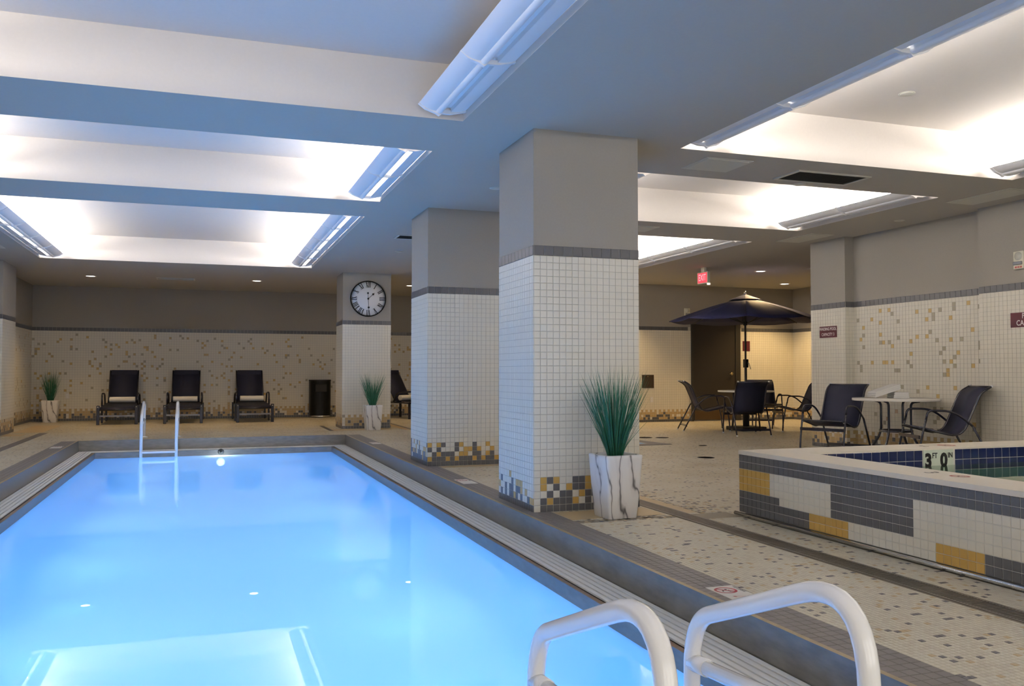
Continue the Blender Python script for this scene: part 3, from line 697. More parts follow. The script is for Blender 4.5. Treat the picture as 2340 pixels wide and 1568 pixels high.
# eyeball fitting and lamp on the far end wall
t = thing('pool_light', (.27, WY1 - .002, -.37), 0, 'glowing underwater light on the far end wall of the pool', 'pool light')
MB().lathe([(.0, 0), (.085, 0), (.085, -.02), (.07, -.03), (.0, -.03)], axis='Y', n=24).build('housing', 'chrome', t)
MB().lathe([(.0, -.031), (.066, -.031), (.055, -.045), (.0, -.05)], axis='Y', n=24).build('lens', 'lamp_glow', t)
l = bpy.data.lights.new('pool_light_lamp', 'POINT'); l.energy = 5.0; l.color = (0.9, 0.96, 1.0); l.shadow_soft_size = 0.02
o = bpy.data.objects.new('pool_light_lamp', l); COL.objects.link(o); o.parent = t; o.location = (0, -.09, .02)
t = thing('water_inlet', (.27, WY1 - .002, -.205), 0, 'small dark round water inlet above the underwater light', 'water inlet')
MB().lathe([(.0, 0), (.048, 0), (.048, -.012), (.03, -.022), (.0, -.022)], axis='Y', n=20).build('flange', 'black_matte', t)
MB().lathe([(.0, -.02), (.022, -.02), (.016, -.032), (.0, -.034)], axis='Y', n=14).build('eyeball', 'black_gloss', t)

# ---- drain channel along the tub side
dr = thing('floor_drain_channel', (3.475, 5.0, 0.0), 0, 'long metal slotted drain grate running along the floor past the hot tub', 'drain grate')
D0, D1 = -3.2, 2.0
MB().box(-.062, .062, D0, D1, .0005, .001).build('channel_bed', 'drain_dark', dr)
MB().box(-.078, -.062, D0, D1, .0, .0045).build('edge_bar', 'grate_steel', dr); MB().box(.062, .078, D0, D1, .0, .0045).build('edge_bar', 'grate_steel', dr)
n = 290; me = None
for k in range(n):
    y = D0 + (D1 - D0) * (k + .5) / n
    if me is None:
        o = MB().obox((-.062, -.0045, .001), Vector((.124, 0.012, 0)), Vector((0, .0085, 0)), Vector((0, 0, .003))).build('slat', 'grate_steel', dr); me = o.data
    else:
        o = bpy.data.objects.new('slat', me); COL.objects.link(o); o.parent = dr
    o.location = (0, y, 0)

# ---- hot tub
TX0, TY1, TZ = 3.88, 5.80, 0.50; TX1, TY0 = 8.0, 1.2; IX0, IY1 = 4.235, 5.43; IX1, IY0 = 7.6, 1.6; TW = .365; CAP = .030
tub = thing('hot_tub', (TX0, TY1, 0), 0, 'raised square hot tub clad in gray, gold and cream mosaic tiles', 'hot tub')
def L_(x, y, z): return (x - TX0, y - TY1, z)
mb = MB()
def wbox(x0, x1, y0, y1, z0, z1): mb.box(x0 - TX0, x1 - TX0, y0 - TY1, y1 - TY1, z0, z1)
wbox(TX0, IX0, TY0, TY1, .035, TZ - CAP); wbox(IX1, TX1, TY0, TY1, .035, TZ - CAP); wbox(IX0, IX1, IY1, TY1, .035, TZ - CAP); wbox(IX0, IX1, TY0, IY0, .035, TZ - CAP)
mb.build('wall_core', 'grout_light', tub)
mb = MB(); wbox(TX0 + .03, TX1, TY0, TY1 - .03, 0, .035); mb.build('plinth', 'steel', tub)
mb = MB(); a = .006
for q in ((TX0 - a, IX0, TY0, TY1 + a), (IX1, TX1, TY0, TY1 + a), (IX0, IX1, IY1, TY1 + a), (IX0, IX1, TY0, IY0)): wbox(*q, TZ - CAP, TZ)
mb.build('stone_cap', 'stone', tub)
mb = MB(); mb.quad(L_(IX0, IY0, .02), L_(IX1, IY0, .02), L_(IX1, IY1, .02), L_(IX0, IY1, .02)); mb.build('tub_floor', 'tub_paint', tub, fix=False)
mb = MB().quad(L_(IX0, IY0, TW), L_(IX1, IY0, TW), L_(IX1, IY1, TW), L_(IX0, IY1, TW)); o = mb.build('tub_water', 'tub_water', fix=False); o.location = (TX0, TY1, 0)
tag(o, 'green tinted water inside the raised hot tub', 'water', kind='stuff')
MB().tube([(-.022, .03, .022), (-.022, TY0 - TY1, .022)], .014, 8).build('base_rail', 'chrome', tub)
HR = (TZ - CAP - .035) / P
def tubcol(i, j):
    r = int(HR - 1e-6) - j                # row from the top
    if r <= 1: return 'gray'
    if r <= 4: return 'gold' if i < 7 else ('cream' if i < 19 else ('gray' if i < 32 else 'cream'))
    if r == 5: return 'gray' if (i < 9 or 19 <= i < 32) else 'cream'
    return 'gray' if i < 15 else ('gold' if i < 22 else ('cream' if i < 35 else ('gold' if i < 41 else ('gray' if i < 50 else 'cream'))))
def tub_panel(O, U, V, nu, nv, pu, pv, cf, **k):
    # tiles parented to the tub: build in world space, then shift
    before = set(bpy.data.objects); tile_panel(tub, O, U, V, nu, nv, pu, pv, cf, **k)
    for o in set(bpy.data.objects) - before:
        o.matrix_basis = Matrix.Translation((-TX0, -TY1, 0)) @ o.matrix_basis
off = math.ceil(HR) * P - HR * P
tub_panel((TX0, TY1, .035 - 0 * off), (0, -1, 0), (0, 0, 1), (TY1 - TY0) / P, HR, P, P, tubcol, single=lambda i, j, c, p: inframe(p), name='cladding_tile', stuff='cladding_field')
tub_panel((TX1, TY1, .035), (-1, 0, 0), (0, 0, 1), (TX1 - TX0) / P, HR, P, P, lambda i, j: 'gray' if j > 5 else 'cream', stuff='cladding_field')
IPT = .0815
MK0, MK1 = 5.30, 5.60     # depth marker on the far inner wall
def navy(i, j):
    x = IX0 + (i + .5) * IPT; z = TZ - (j + 1) * IPT
    if MK0 - .01 < x < MK1 + .01: return None
    return 'navy_tile' if j < 2 else 'tub_paint'
def inner(O, U, nu, cf):
    # rows hang from the cap downwards
    for j in range(5):
        tub_panel(Vector(O) + Vector((0, 0, TZ - .012 - (j + 1) * IPT)), U, (0, 0, 1), nu, 1, IPT, IPT, lambda i, jj, j=j: cf(i, j), single=isf, name='waterline_tile', stuff='waterline_field', gap=.004)
inner((IX0, IY1, 0), (1, 0, 0), (IX1 - IX0) / IPT, navy)
inner((IX0, IY0, 0), (0, 1, 0), (IY1 - IY0) / IPT, lambda i, j: 'navy_tile' if j < 2 else 'tub_paint')
inner((IX1, IY1, 0), (0, -1, 0), (IY1 - IY0) / IPT, lambda i, j: 'navy_tile' if j < 2 else 'tub_paint')
mk = MB().box(MK0 - TX0, MK1 - TX0, IY1 - .006 - TY1, IY1 - TY1, TZ - .18, TZ - .012).build('depth_marker', 'marker_glaze', tub)
def mt(s, size, x, z, xs=.8):
    text_mesh(s, size, 'marker_text', 'ink', mk, basis((x - TX0, IY1 - .0070 - TY1, z), (1, 0, 0), (0, 0, 1)), depth=.001, xs=xs, bold=(.007 if size > .1 else .0012))
mt('3', .145, 5.348, TZ - .098, .95); mt('FT', .058, 5.412, TZ - .058, .85); mt('0', .145, 5.503, TZ - .098, .95); mt('IN', .058, 5.568, TZ - .058, .85)

# ---- flat markers with the no-diving sign
def no_diving(parent, cx, cy, r, z, light=False):
    m = 'red_ink_light' if light else 'red_ink'; n = 28; mb = MB()
    for k in range(n):
        a, b = 2 * math.pi * k / n, 2 * math.pi * (k + 1) / n
        mb.quad((cx + r * math.cos(a), cy + r * math.sin(a), z), (cx + r * math.cos(b), cy + r * math.sin(b), z), (cx + r * .78 * math.cos(b), cy + r * .78 * math.sin(b), z), (cx + r * .78 * math.cos(a), cy + r * .78 * math.sin(a), z))
    d = Vector((math.cos(R(135)), math.sin(R(135)), 0)); p = Vector((-d.y, d.x, 0)); c = Vector((cx, cy, z)); e = r * .8
    mb.quad(c - d * e - p * r * .11, c + d * e - p * r * .11, c + d * e + p * r * .11, c - d * e + p * r * .11)
    mb.build('no_diving_ring', m, parent, fix=False)
    sw = MB(); z -= .0003        # diver: head, torso, arms
    def blob(x, y, a, b, an):
        pts = [(cx + x * r + a * r * math.cos(t) * math.cos(an) - b * r * math.sin(t) * math.sin(an), cy + y * r + a * r * math.cos(t) * math.sin(an) + b * r * math.sin(t) * math.cos(an), z) for t in [2 * math.pi * k / 12 for k in range(12)]]
        sw.poly(pts)
    blob(.18, .30, .13, .13, 0); blob(-.10, .10, .30, .10, R(20)); blob(.25, -.20, .30, .07, R(80)); blob(-.35, -.15, .22, .07, R(60))
    sw.build('diver_figure', 'ink', parent, fix=False)
def deck_marker(x0, x1, y0, y1, label, detail=True):
    t = thing('no_diving_marker', ((x0 + x1) / 2, (y0 + y1) / 2, 0), 0, label, 'marker tile', 'white marker tiles in the pool border'); a, b = (x1 - x0) / 2, (y1 - y0) / 2
    MB().box(-a, a, -b, b, 0, .0036).build('plate', 'marker_white', t)
    no_diving(t, -.012, b - .085, .058, .0041)
    text_mesh('NO DIVING', .021, 'marker_text', 'ink', t, basis((a - .012, b - .085, .0042), (0, -1, 0), (1, 0, 0)), depth=.0004)
    return t
m1 = deck_marker(2.416, 2.572, 3.56, 3.925, 'white no diving marker tile in the gray border beside the near ladder')
MB().quad((.02, -.035, .0041), (.03, -.035, .0041), (-.035, -.012, .0041), (-.045, -.012, .0041)).quad((-.045, -.012, .0041), (-.035, -.012, .0041), (-.028, -.03, .0041), (-.036, -.033, .0041)).build('marker_stroke', 'red_ink', m1, fix=False)
deck_marker(2.408, 2.556, 8.30, 8.67, 'white no diving marker tile in the border between the two nearest columns')
q = un(862, 1013, Z=0); deck_marker(2.43, 2.57, q.y - .18, q.y + .18, 'white marker tile in the border near the far right pool corner')
q = un(125, 1023, Z=0); deck_marker(LX0 - .22, LX0 - .07, q.y - .18, q.y + .18, 'white marker tile in the border on the left side of the pool')
# marks printed on the tub cap
mk2 = thing('no_diving_decal', (4.10, 4.03, TZ), 0, 'faded red no diving mark and depth numeral on the near rim of the hot tub', 'pool marking')
no_diving(mk2, .003, -.10, .055, .0012, True); text_mesh('3', .13, 'marker_text', 'ink', mk2, basis((-.005, .10, .0012), (0, -1, 0), (1, 0, 0)), depth=.0006)
mk3 = thing('no_diving_decal', (5.62, 5.62, TZ), 0, 'faded no diving mark and depth numeral on the far rim of the hot tub', 'pool marking')
no_diving(mk3, .11, .0, .07, .0012, True); text_mesh('3', .12, 'marker_text', 'ink', mk3, basis((-.13, .0, .0012), (-1, 0, 0), (0, -1, 0)), depth=.0006)

# ---- wading pool (mostly hidden behind the big column) and floor drain covers
wp = thing('wading_pool', (6.1, 12.3, 0), 0, 'small wading pool edged in gray tile, just visible behind the big column', 'wading pool')
c0 = Vector((6.697, 11.794, 0)) - Vector((6.1, 12.3, 0)); dA = (Vector((6.60, 12.63, 0)) - Vector((6.697, 11.794, 0))).normalized(); dB = (Vector((6.148, 11.75, 0)) - Vector((6.697, 11.794, 0))).normalized()
sz = 1.5; P0 = c0; P1 = c0 + dA * sz; P2 = c0 + dA * sz + dB * sz; P3 = c0 + dB * sz; w_ = .26
I0 = c0 + dA * w_ + dB * w_; I1 = c0 + dA * (sz - w_) + dB * w_; I2 = c0 + dA * (sz - w_) + dB * (sz - w_); I3 = c0 + dA * w_ + dB * (sz - w_)
mb = MB(); zz = Vector((0, 0, .006))
for a, b, c, d in ((P0, P1, I1, I0), (P1, P2, I2, I1), (P2, P3, I3, I2), (P3, P0, I0, I3)):
    mb.quad(a + zz, b + zz, c + zz, d + zz); mb.quad(a, b, b + zz, a + zz)
mb.build('tile_rim', 'deck_gray', wp); MB().quad(I0 + zz * .5, I1 + zz * .5, I2 + zz * .5, I3 + zz * .5).build('basin', 'pool_paint', wp)
for px, py, lb, r in ((1613, 1046, 'dark round floor drain left of the hot tub corner', .11), (1513, 1000.5, 'dark round floor drain beyond the wading pool corner', .11), (1474, 1000.5, 'dark floor drain right beside the big column edge', .12), (1606, 1018.5, 'small dark spot drain on the floor before the umbrella table', .06)):
    q = un(px, py, Z=0); t = thing('floor_drain', (q.x, q.y, 0), 0, lb, 'drain')
    MB().lathe([(r * .86, .003), (r, .003), (r, 0), (r * .86, 0), (r * .86, .003)], n=20).build('rim', 'plate_dark', t)
    MB().lathe([(0, .002), (r * .86, .002)], n=20).build('cover', 'drain_dark', t)

# ---- patio sling chairs
def sling_profile(pts, n=5):
    return fillet([(0, y, z) for y, z in pts], .14, n)
def make_chair():
    t = thing('patio_chair', (0, 0, 0), 0, 'x', 'chair', 'navy sling patio chairs'); hw = .265
    pf = fillet([(0, -.30, .46), (0, .16, .345), (0, .38, .86), (0, .50, .93)], {1: .16, 2: .09}, 6)
    A = [(-hw + .012, p.y, p.z) for p in pf]; B = [(hw - .012, p.y, p.z) for p in pf]
    MB().strip(A, B).build('sling', 'sling', t, fix=False, solid=.006)
    for s in (-1, 1):
        r = MB().tube([(s * hw, p.y, p.z) for p in pf], .014, 8).build('side_rail', 'frame_navy', t)
        MB().lathe([(0, -.012), (.016, -.012), (.016, .012), (0, .012)], (s * hw, pf[-1].y + .004, pf[-1].z + .004), 8).build('end_cap', 'cap_white', r)
        x = s * (hw + .03)
        MB().tube(fillet([(x, -.34, 0), (x, -.33, .20), (x, -.28, .44), (x, -.25, .55)], .1, 4), .013, 8).build('front_leg', 'frame_navy', t)
        MB().tube(fillet([(x, -.25, .55), (x, -.23, .655), (x, .06, .655), (x, .27, .48)], {1: .09, 2: .14}, 6), .013, 8).build('arm', 'frame_navy', t)
        MB().tube([(x, .27, .48), (x, .52, 0)], .013, 8).build('rear_leg', 'frame_navy', t)
        MB().tube([(x, -.28, .43), (s * hw, -.28, .45)], .009, 6).build('bolt', 'chrome', t)
        MB().lathe([(0, 0), (.017, 0), (.017, .02), (0, .02)], (x, -.34, 0), 8).build('foot', 'cap_white', t); MB().lathe([(0, 0), (.017, 0), (.017, .02), (0, .02)], (x, .52, 0), 8).build('foot', 'cap_white', t)
    MB().box(-hw - .03, hw + .03, -.335, -.318, .33, .37).build('front_stretcher', 'frame_navy', t)
    MB().box(-hw - .03, hw + .03, .448, .465, .09, .125).build('rear_stretcher', 'frame_navy', t)
    MB().tube([(-hw, -.30, .46), (hw, -.30, .46)], .013, 8).build('front_bar', 'frame_navy', t)
    MB().tube([(-hw, .49, .925), (hw, .49, .925)], .013, 8).build('top_bar', 'frame_navy', t)
    return t
CH = [(7.876, 9.606, (.904, .427), 'navy sling chair left of the small white table, facing the pool'),
      (8.15, 8.12, (.925, -.38), 'navy sling chair right of the small white table, turned sideways'),
      (8.95, 14.40, (-.944, .331), 'navy sling chair on the left of the umbrella table, seen from the side'),
      (9.02, 13.30, (-.30, -.954), 'navy sling chair with its back to the camera in front of the umbrella table'),
      (10.62, 15.0, (.40, .92), 'navy sling chair behind the umbrella table, facing the camera'),
      (10.42, 13.75, (.95, -.30), 'navy sling chair right of the umbrella table, partly hidden by the pier')]
proto = make_chair()
for i, (x, y, b, lb) in enumerate(CH):
    c = proto if i == 0 else copy_tree(proto)
    c.location = (x, y, 0); c.rotation_euler = (0, 0, math.atan2(-b[0], b[1])); c['label'] = lb

# ---- tables
def round_table(name, x, y, r, z, label, legs=True):
    t = thing(name, (x, y, 0), 0, label, 'table')
    MB().lathe([(0, z - .030), (r - .004, z - .030), (r, z - .026), (r, z - .004), (r - .004, z), (0, z)], n=48).build('tabletop', 'table_white', t)
    if legs:
        for k in range(4):
            a = R(22 + 90 * k); c, s = math.cos(a), math.sin(a)
            MB().tube(fillet([(c * .30, s * .30, z - .032), (c * .19, s * .19, z - .05), (c * .19, s * .19, .33), (c * .40, s * .40, 0)], .10, 5), .015, 8).build('leg', 'frame_navy', t)
        MB().lathe([(.165, .35), (.2, .35), (.2, .375), (.165, .375), (.165, .35)], n=28).build('ring_shelf', 'frame_navy', t)
        MB().lathe([(0, .352), (.17, .352), (.17, .36), (0, .36)], n=28).build('shelf_disc', 'frame_navy', t)
        MB().lathe([(.27, z - .036), (.31, z - .036), (.31, z - .03), (.27, z - .03), (.27, z - .036)], n=28).build('top_ring', 'frame_navy', t)
    return t
round_table('patio_table', 8.20, 8.83, .515, .77, 'small round white table with curved dark legs beside the right wall')
UX, UY = 9.66, 14.21
ut = round_table('umbrella_table', UX, UY, .52, .75, 'round white table under the navy umbrella', legs=False)
MB().lathe([(.045, .74), (.05, .72), (.028, .70), (.028, .70)], n=16).build('pole_collar', 'frame_navy', ut)
for k in range(4):
    a = R(10 + 90 * k); c, s = math.cos(a), math.sin(a)
    MB().tube(fillet([(c * .32, s * .32, .72), (c * .30, s * .30, .5), (c * .36, s * .36, 0)], .1, 4), .015, 8).build('leg', 'frame_navy', ut)
# umbrella
ub = thing('patio_umbrella', (UX, UY, 0), 0, 'large navy patio umbrella open over the round table', 'umbrella')
MB().box(-.27, .27, -.27, .27, 0, .075).build('base_plate', 'black_matte', ub, bevel=.015)
MB().lathe([(.06, .07), (.06, .40), (.05, .42), (.026, .43)], n=18).build('base_sleeve', 'black_matte', ub)
MB().tube([(0, 0, .40), (0, 0, 1.30)], .024, 12).tube([(0, 0, 1.30), (0, 0, 2.55)], .019, 12).build('pole', 'black_matte', ub)
ck = MB().box(-.035, .035, -.05, .04, 1.18, 1.34).build('crank_housing', 'black_gloss', ub, bevel=.012)
MB().tube(fillet([(0, -.04, 1.27), (0, -.10, 1.27), (.03, -.12, 1.15)], .03, 4), .008, 8).build('crank_handle', 'chrome', ck)
NP = 8; RU = 1.42; ZE, ZT, RV = 2.075, 2.50, .30
def cp(a, r): 
    t_ = r / RU; return Vector((r * math.cos(a), r * math.sin(a), ZT + (ZE - ZT) * (t_ ** 1.25)))
for k in range(NP):
    a0, a1 = R(12) + 2 * math.pi * k / NP, R(12) + 2 * math.pi * (k + 1) / NP; m = MB(); nr, na = 6, 5; g_ = []
    for i in range(nr + 1):
        r = RV * .8 + (RU - RV * .8) * i / nr; row = []
        for j in range(na + 1):
            f = j / na; p = cp(a0, r).lerp(cp(a1, r), f); p.z -= .035 * math.sin(math.pi * f) * (i / nr); row.append(p)
        g_.append(row)
    m.v = [tuple(p) for row in g_ for p in row]
    for i in range(nr):
        for j in range(na):
            q0 = i * (na + 1) + j; m.f.append((q0, q0 + 1, q0 + na + 2, q0 + na + 1)); m.m.append(0); m.sm.append(True)
    m.build('canopy_panel', 'umbrella_navy', ub, fix=False, solid=.004)
    MB().quad(cp(a0, 0) + Vector((0, 0, .075)), cp(a0, RV) + Vector((0, 0, .025)), cp(a1, RV) + Vector((0, 0, .025)), cp(a1, 0) + Vector((0, 0, .075))).build('vent_panel', 'umbrella_navy', ub, fix=False, solid=.003)
    rb = MB().tube([cp(a0, .03) - Vector((0, 0, .02)), cp(a0, .7) - Vector((0, 0, .02)), cp(a0, RU) - Vector((0, 0, .008))], .008, 6).build('rib', 'black_matte', ub)
    MB().tube([cp(a0, .75) - Vector((0, 0, .02)), (0.03 * math.cos(a0), .03 * math.sin(a0), 2.02)], .006, 6).build('strut', 'black_matte', rb)
MB().lathe([(.0, 2.57), (.02, 2.575), (.028, 2.60), (.012, 2.63), (0, 2.635)], n=12).build('finial', 'chrome', ub)
MB().lathe([(.019, 1.98), (.04, 1.98), (.04, 2.05), (.019, 2.05)], n=14).build('runner', 'black_matte', ub)

# ---- towels
def rolled_towel(loc, L, r, rz, label, group):
    t = thing('rolled_towel', loc, rz, label, 'towel', group); m = MB(); n = 40; turns = 3.2; sp = []
    for k in range(n + 1):
        f = k / n; a = f * turns * 2 * math.pi; q = r * (.22 + .78 * f); sp.append((q * math.cos(a), q * math.sin(a) + r))
    m.strip([(-L / 2, u, z) for u, z in sp], [(L / 2, u, z) for u, z in sp]); m.build('roll', 'towel', t, fix=False, solid=.012)
    MB().lathe([(0, -L / 2 + .01), (r * .93, -L / 2 + .006), (r * .95, -L / 2 + .02), (r * .95, L / 2 - .02), (r * .93, L / 2 - .006), (0, L / 2 - .01)], (0, 0, r), 20, axis='X').build('roll_core', 'towel', t)
    return t
def folded_towel(loc, rz, tilt, L, W, T, label):
    t = thing('folded_towel', loc, rz, label, 'towel', 'white towels on the small table'); m = MB()
    for k in range(3):
        z0 = T * k / 3; pts = []
        y0, y1 = -W / 2 + .006 * k, W / 2 - .004 * k
        h_ = T / 3 * .94
        prof = [(y0 + h_ / 2 - h_ / 2 * math.cos(R(90) * 0), z0)]
        prof = [(y0 + .02, z0), (y1 - h_ / 2, z0)] + [(y1 - h_ / 2 + h_ / 2 * math.sin(R(a)), z0 + h_ / 2 - h_ / 2 * math.cos(R(a))) for a in (30, 60, 90, 120, 150)] + [(y1 - h_ / 2, z0 + h_), (y0 + .02, z0 + h_), (y0 + .005, z0 + h_ * .5)]
        A = [(-L / 2, y, z + tilt * (y + W / 2)) for y, z in prof]; B = [(L / 2, y, z + tilt * (y + W / 2)) for y, z in prof]
        m.poly(A); m.poly(list(reversed(B))); n = len(A)
        for i in range(n): m.quad(A[i], A[(i + 1) % n], B[(i + 1) % n], B[i], 0, True)
    o = m.build('layers', 'towel', t, bevel=.012, seg=3)
    return t
folded_towel((8.26, 8.86, .771), R(-109), .0, .20, .21, .075, 'smaller folded white towel at the right on the small white table')
folded_towel((8.10, 8.93, .772), R(-109), .33, .24, .34, .070, 'larger white towel leaning over the other on the small white table')
folded_towel((UX + .15, UY - .1, .751), R(20), .0, .30, .22, .09, 'white towel on the round table under the umbrella')

# ---- lounge chairs
def make_lounger():
    t = thing('lounge_chair', (0, 0, 0), 0, 'x', 'lounge chair', 'navy lounge chairs along the far wall'); hw = .335
    seat = [(-hw + .012, -.62, .40), (-hw + .012, .62, .37)]
    pf = fillet([(0, -.66, .30), (0, -.61, .36), (0, .60, .415)], .06, 4)
    MB().strip([(-hw + .01, p.y, p.z) for p in pf], [(hw - .01, p.y, p.z) for p in pf]).build('seat_sling', 'sling', t, fix=False, solid=.008)
    bw = .27; bb = [(.62, .41), (.80, .72), (.98, 1.04), (1.02, 1.12), (1.05, 1.13)]
    MB().strip([(-bw - .02 * (1 - k / 4) , y, z) for k, (y, z) in enumerate(bb)], [(bw + .02 * (1 - k / 4), y, z) for k, (y, z) in enumerate(bb)]).build('back_sling', 'sling', t, fix=False, solid=.008)
    MB().box(-bw, bw, .975, 1.045, 1.03, 1.14).build('head_band', 'sling', t, bevel=.01)
    for s in (-1, 1):
        x = s * hw
        MB().tube([(x, -.64, .34), (x, 1.05, .40)], .017, 8).build('side_rail', 'frame_navy', t)
        MB().tube([(s * (bw + .02), y, z) for y, z in bb], .015, 8).build('back_rail', 'frame_navy', t)
        MB().box(x - .030 + s * .03, x + .030 + s * .03, -.66, -.60, 0, .40).build('front_leg', 'frame_navy', t, bevel=.006)
        MB().box(x - .02 + s * .03, x + .02 + s * .03, .98, 1.03, 0, .39).build('rear_leg', 'frame_navy', t, bevel=.006)
        MB().box(x - .02 + s * .03, x + .02 + s * .03, .10, .15, 0, .39).build('middle_leg', 'frame_navy', t, bevel=.006)
        MB().tube(fillet([(x + s * .02, -.02, .39), (x + s * .02, .02, .64), (x + s * .02, .50, .62), (x + s * .02, .62, .39)], .09, 5), .018, 8).build('arm', 'frame_navy', t)
        MB().lathe([(0, 0), (.012, 0), (.012, .012), (0, .012)], (x + s * .03, -.672, .37), 8, axis='Y').build('bolt', 'chrome', t)
    MB().box(-hw - .03, hw + .03, -.645, -.625, .165, .20).build('front_stretcher', 'frame_gray', t)
    MB().tube([(-hw, -.65, .31), (hw, -.65, .31)], .017, 8).build('front_bar', 'frame_navy', t)
    MB().tube([(-hw, 1.02, .37), (hw, 1.02, .37)], .015, 8).build('rear_bar', 'frame_navy', t)
    return t
lp = None; YL = 20.62
for i, (pa, pb, lb, tl) in enumerate(((222, 313, 'leftmost navy lounge chair against the far wall', 'rolled white towel on the leftmost lounge chair'), (377, 462, 'second navy lounge chair from the left, behind the far ladder', 'rolled white towel on the second lounge chair from the left'), (537, 624, 'third navy lounge chair, left of the black trash can', 'rolled white towel on the third lounge chair, nearest the trash can'))):
    xc = un((pa + pb) / 2, 969, Y=YL - .64).x; rz = (R(0), R(-1), R(2))[i]
    c = make_lounger() if lp is None else copy_tree(lp); lp = lp or c
    c.location = (xc, YL, 0); c.rotation_euler = (0, 0, rz); c['label'] = lb
    rolled_towel((xc + .005, YL + .49, .425), .52, .062, rz, tl, 'rolled towels on the lounge chairs')
c = copy_tree(lp); c.location = (4.87, 20.2, 0); c.rotation_euler = (0, 0, R(38)); c['label'] = 'lounge chair half hidden between the clock column and the second column'
d_ = Matrix.Rotation(R(38), 3, 'Z') @ Vector((0, .49, 0))
rolled_towel((4.87 + d_.x, 20.2 + d_.y, .425), .52, .062, R(38), 'rolled white towel on the half hidden lounge chair right of the clock column', 'rolled towels on the lounge chairs')

# ---- planters
def planter(x, y, top, bot, hgt, gh, gs, label, rz, seed, n=230, split=0):
    t = thing('potted_grass', (x, y, 0), rz, label, 'potted plant', 'marbled planters with tall grass'); rg = random.Random(seed)
    m = MB(); a, b = bot / 2, top / 2; cr = .022
    def sq(h, z, c):   # rounded square ring
        pts = []
        for sx, sy, st in ((1, 1, 0), (-1, 1, 90), (-1, -1, 180), (1, -1, 270)):
            for k in range(4):
                an = R(st + 30 * k); pts.append((sx * (h - c) + c * math.cos(an), sy * (h - c) + c * math.sin(an), z))
        return pts
    rings = [sq(a - .004, 0, cr), sq(a, .006, cr), sq(a + (b - a) * .55, hgt * .5, cr * 1.1), sq(b - .003, hgt - .03, cr * 1.2), sq(b, hgt - .006, cr * 1.3), sq(b - .006, hgt, cr * 1.2), sq(b - .03, hgt, cr), sq(b - .036, hgt - .01, cr * .9), sq(b - .045, hgt - .05, cr * .8)]
    base = len(m.v)
    for r_ in rings: m.v += r_
    k = len(rings[0])
    for i in range(len(rings) - 1):
        for j in range(k):
            m.f.append((base + i * k + j, base + i * k + (j + 1) % k, base + (i + 1) * k + (j + 1) % k, base + (i + 1) * k + j)); m.m.append(0); m.sm.append(True)
    m.f.append(tuple(base + j for j in reversed(range(k)))); m.m.append(0); m.sm.append(False)
    m.build('pot', 'marble', t)
    MB().poly(sq(b - .044, hgt - .045, .02)).build('soil', 'soil', t)
    bl = MB()
    for q in range(n):
        an = rg.uniform(0, 2 * math.pi); lean = (rg.random() ** .6) * gs; L = gh * (rg.uniform(.72, 1.0) if rg.random() < .8 else rg.uniform(.45, .75))
        if split and -.3 < math.cos(an) * lean / gs < .45 and rg.random() < split: L *= .78
        r0 = rg.uniform(0, .05); bx, by = r0 * math.cos(an), r0 * math.sin(an); hx, hy = lean * math.cos(an), lean * math.sin(an)
        wd = rg.uniform(.0022, .0042); ta = rg.uniform(0, math.pi); sx, sy = math.cos(ta) * wd, math.sin(ta) * wd; bow = rg.uniform(-.03, .05) ; pts = []
        for i in range(7):
            f = i / 6; e = f ** (1.15 + .3 * abs(bow)); zz_ = hgt - .06 + L * f * (1 - .10 * f * lean / max(gs, .01)); wv = (1 - f ** 2.2) + .03
            cx_, cy_ = bx + hx * e, by + hy * e + bow * math.sin(math.pi * f) * .4
            pts.append(((cx_ - sx * wv, cy_ - sy * wv, zz_), (cx_ + sx * wv, cy_ + sy * wv, zz_)))
        bl.strip([p[0] for p in pts], [p[1] for p in pts], 0 if rg.random() < .6 else 1)
    o = bl.build('grass_blades', ['blade', 'blade2'], t, fix=False); o['kind'] = 'stuff'
    return t
planter(2.965, 6.08, .315, .245, .475, .78, .27, 'marbled square planter with tall green grass before the big tiled column', R(4), 1, 420)
planter(3.03, 16.66, .33, .26, .47, .76, .25, 'marbled planter with spiky grass in front of the clock column', R(2), 2, 320, split=.7)
planter(-3.16, 21.45, .34, .26, .48, .78, .22, 'marbled planter with grass in the far left corner', R(0), 3, 260)

# ---- trash can
t = thing('trash_can', (2.66, FARY - .24, 0), 0, 'black half-round trash can against the far wall beside the clock column', 'trash can')
def dshape(r, d, n=14): return [(-r, d)] + [(-r * math.cos(R(180) * k / n), -d * math.sin(R(180) * k / n)) for k in range(n + 1)] + [(r, d)]
def dpris(r, d, z0, z1, mt_, nm, par):
    m = MB(); S = dshape(r, d); A = [(x, y, z0) for x, y in S]; B = [(x, y, z1) for x, y in S]; n = len(S); m.poly(list(reversed(A))); m.poly(B)
    for i in range(n): m.quad(A[i], A[(i + 1) % n], B[(i + 1) % n], B[i], 0, False)
    return m.build(nm, mt_, par)
bd = dpris(.25, .20, .05, .88, 'black_gloss', 'body', t); dpris(.255, .205, .88, .91, 'black_matte', 'lid_rim', t); dpris(.24, .19, .02, .05, 'chrome', 'base', t)
MB().box(-.13, .13, -.215, -.17, .62, .80).build('opening', 'black_matte', t, bevel=.01); MB().box(-.02, .06, -.207, -.199, .655, .675).build('label_plate', 'sign_white', t)
MB().lathe([(0, 0), (.03, 0), (.03, .03), (0, .03)], (-.02, -.15, 0), 12).build('foot', 'chrome', t); MB().lathe([(0, 0), (.02, 0), (.02, .03), (0, .03)], (.10, -.12, 0), 12).build('foot', 'chrome', t)

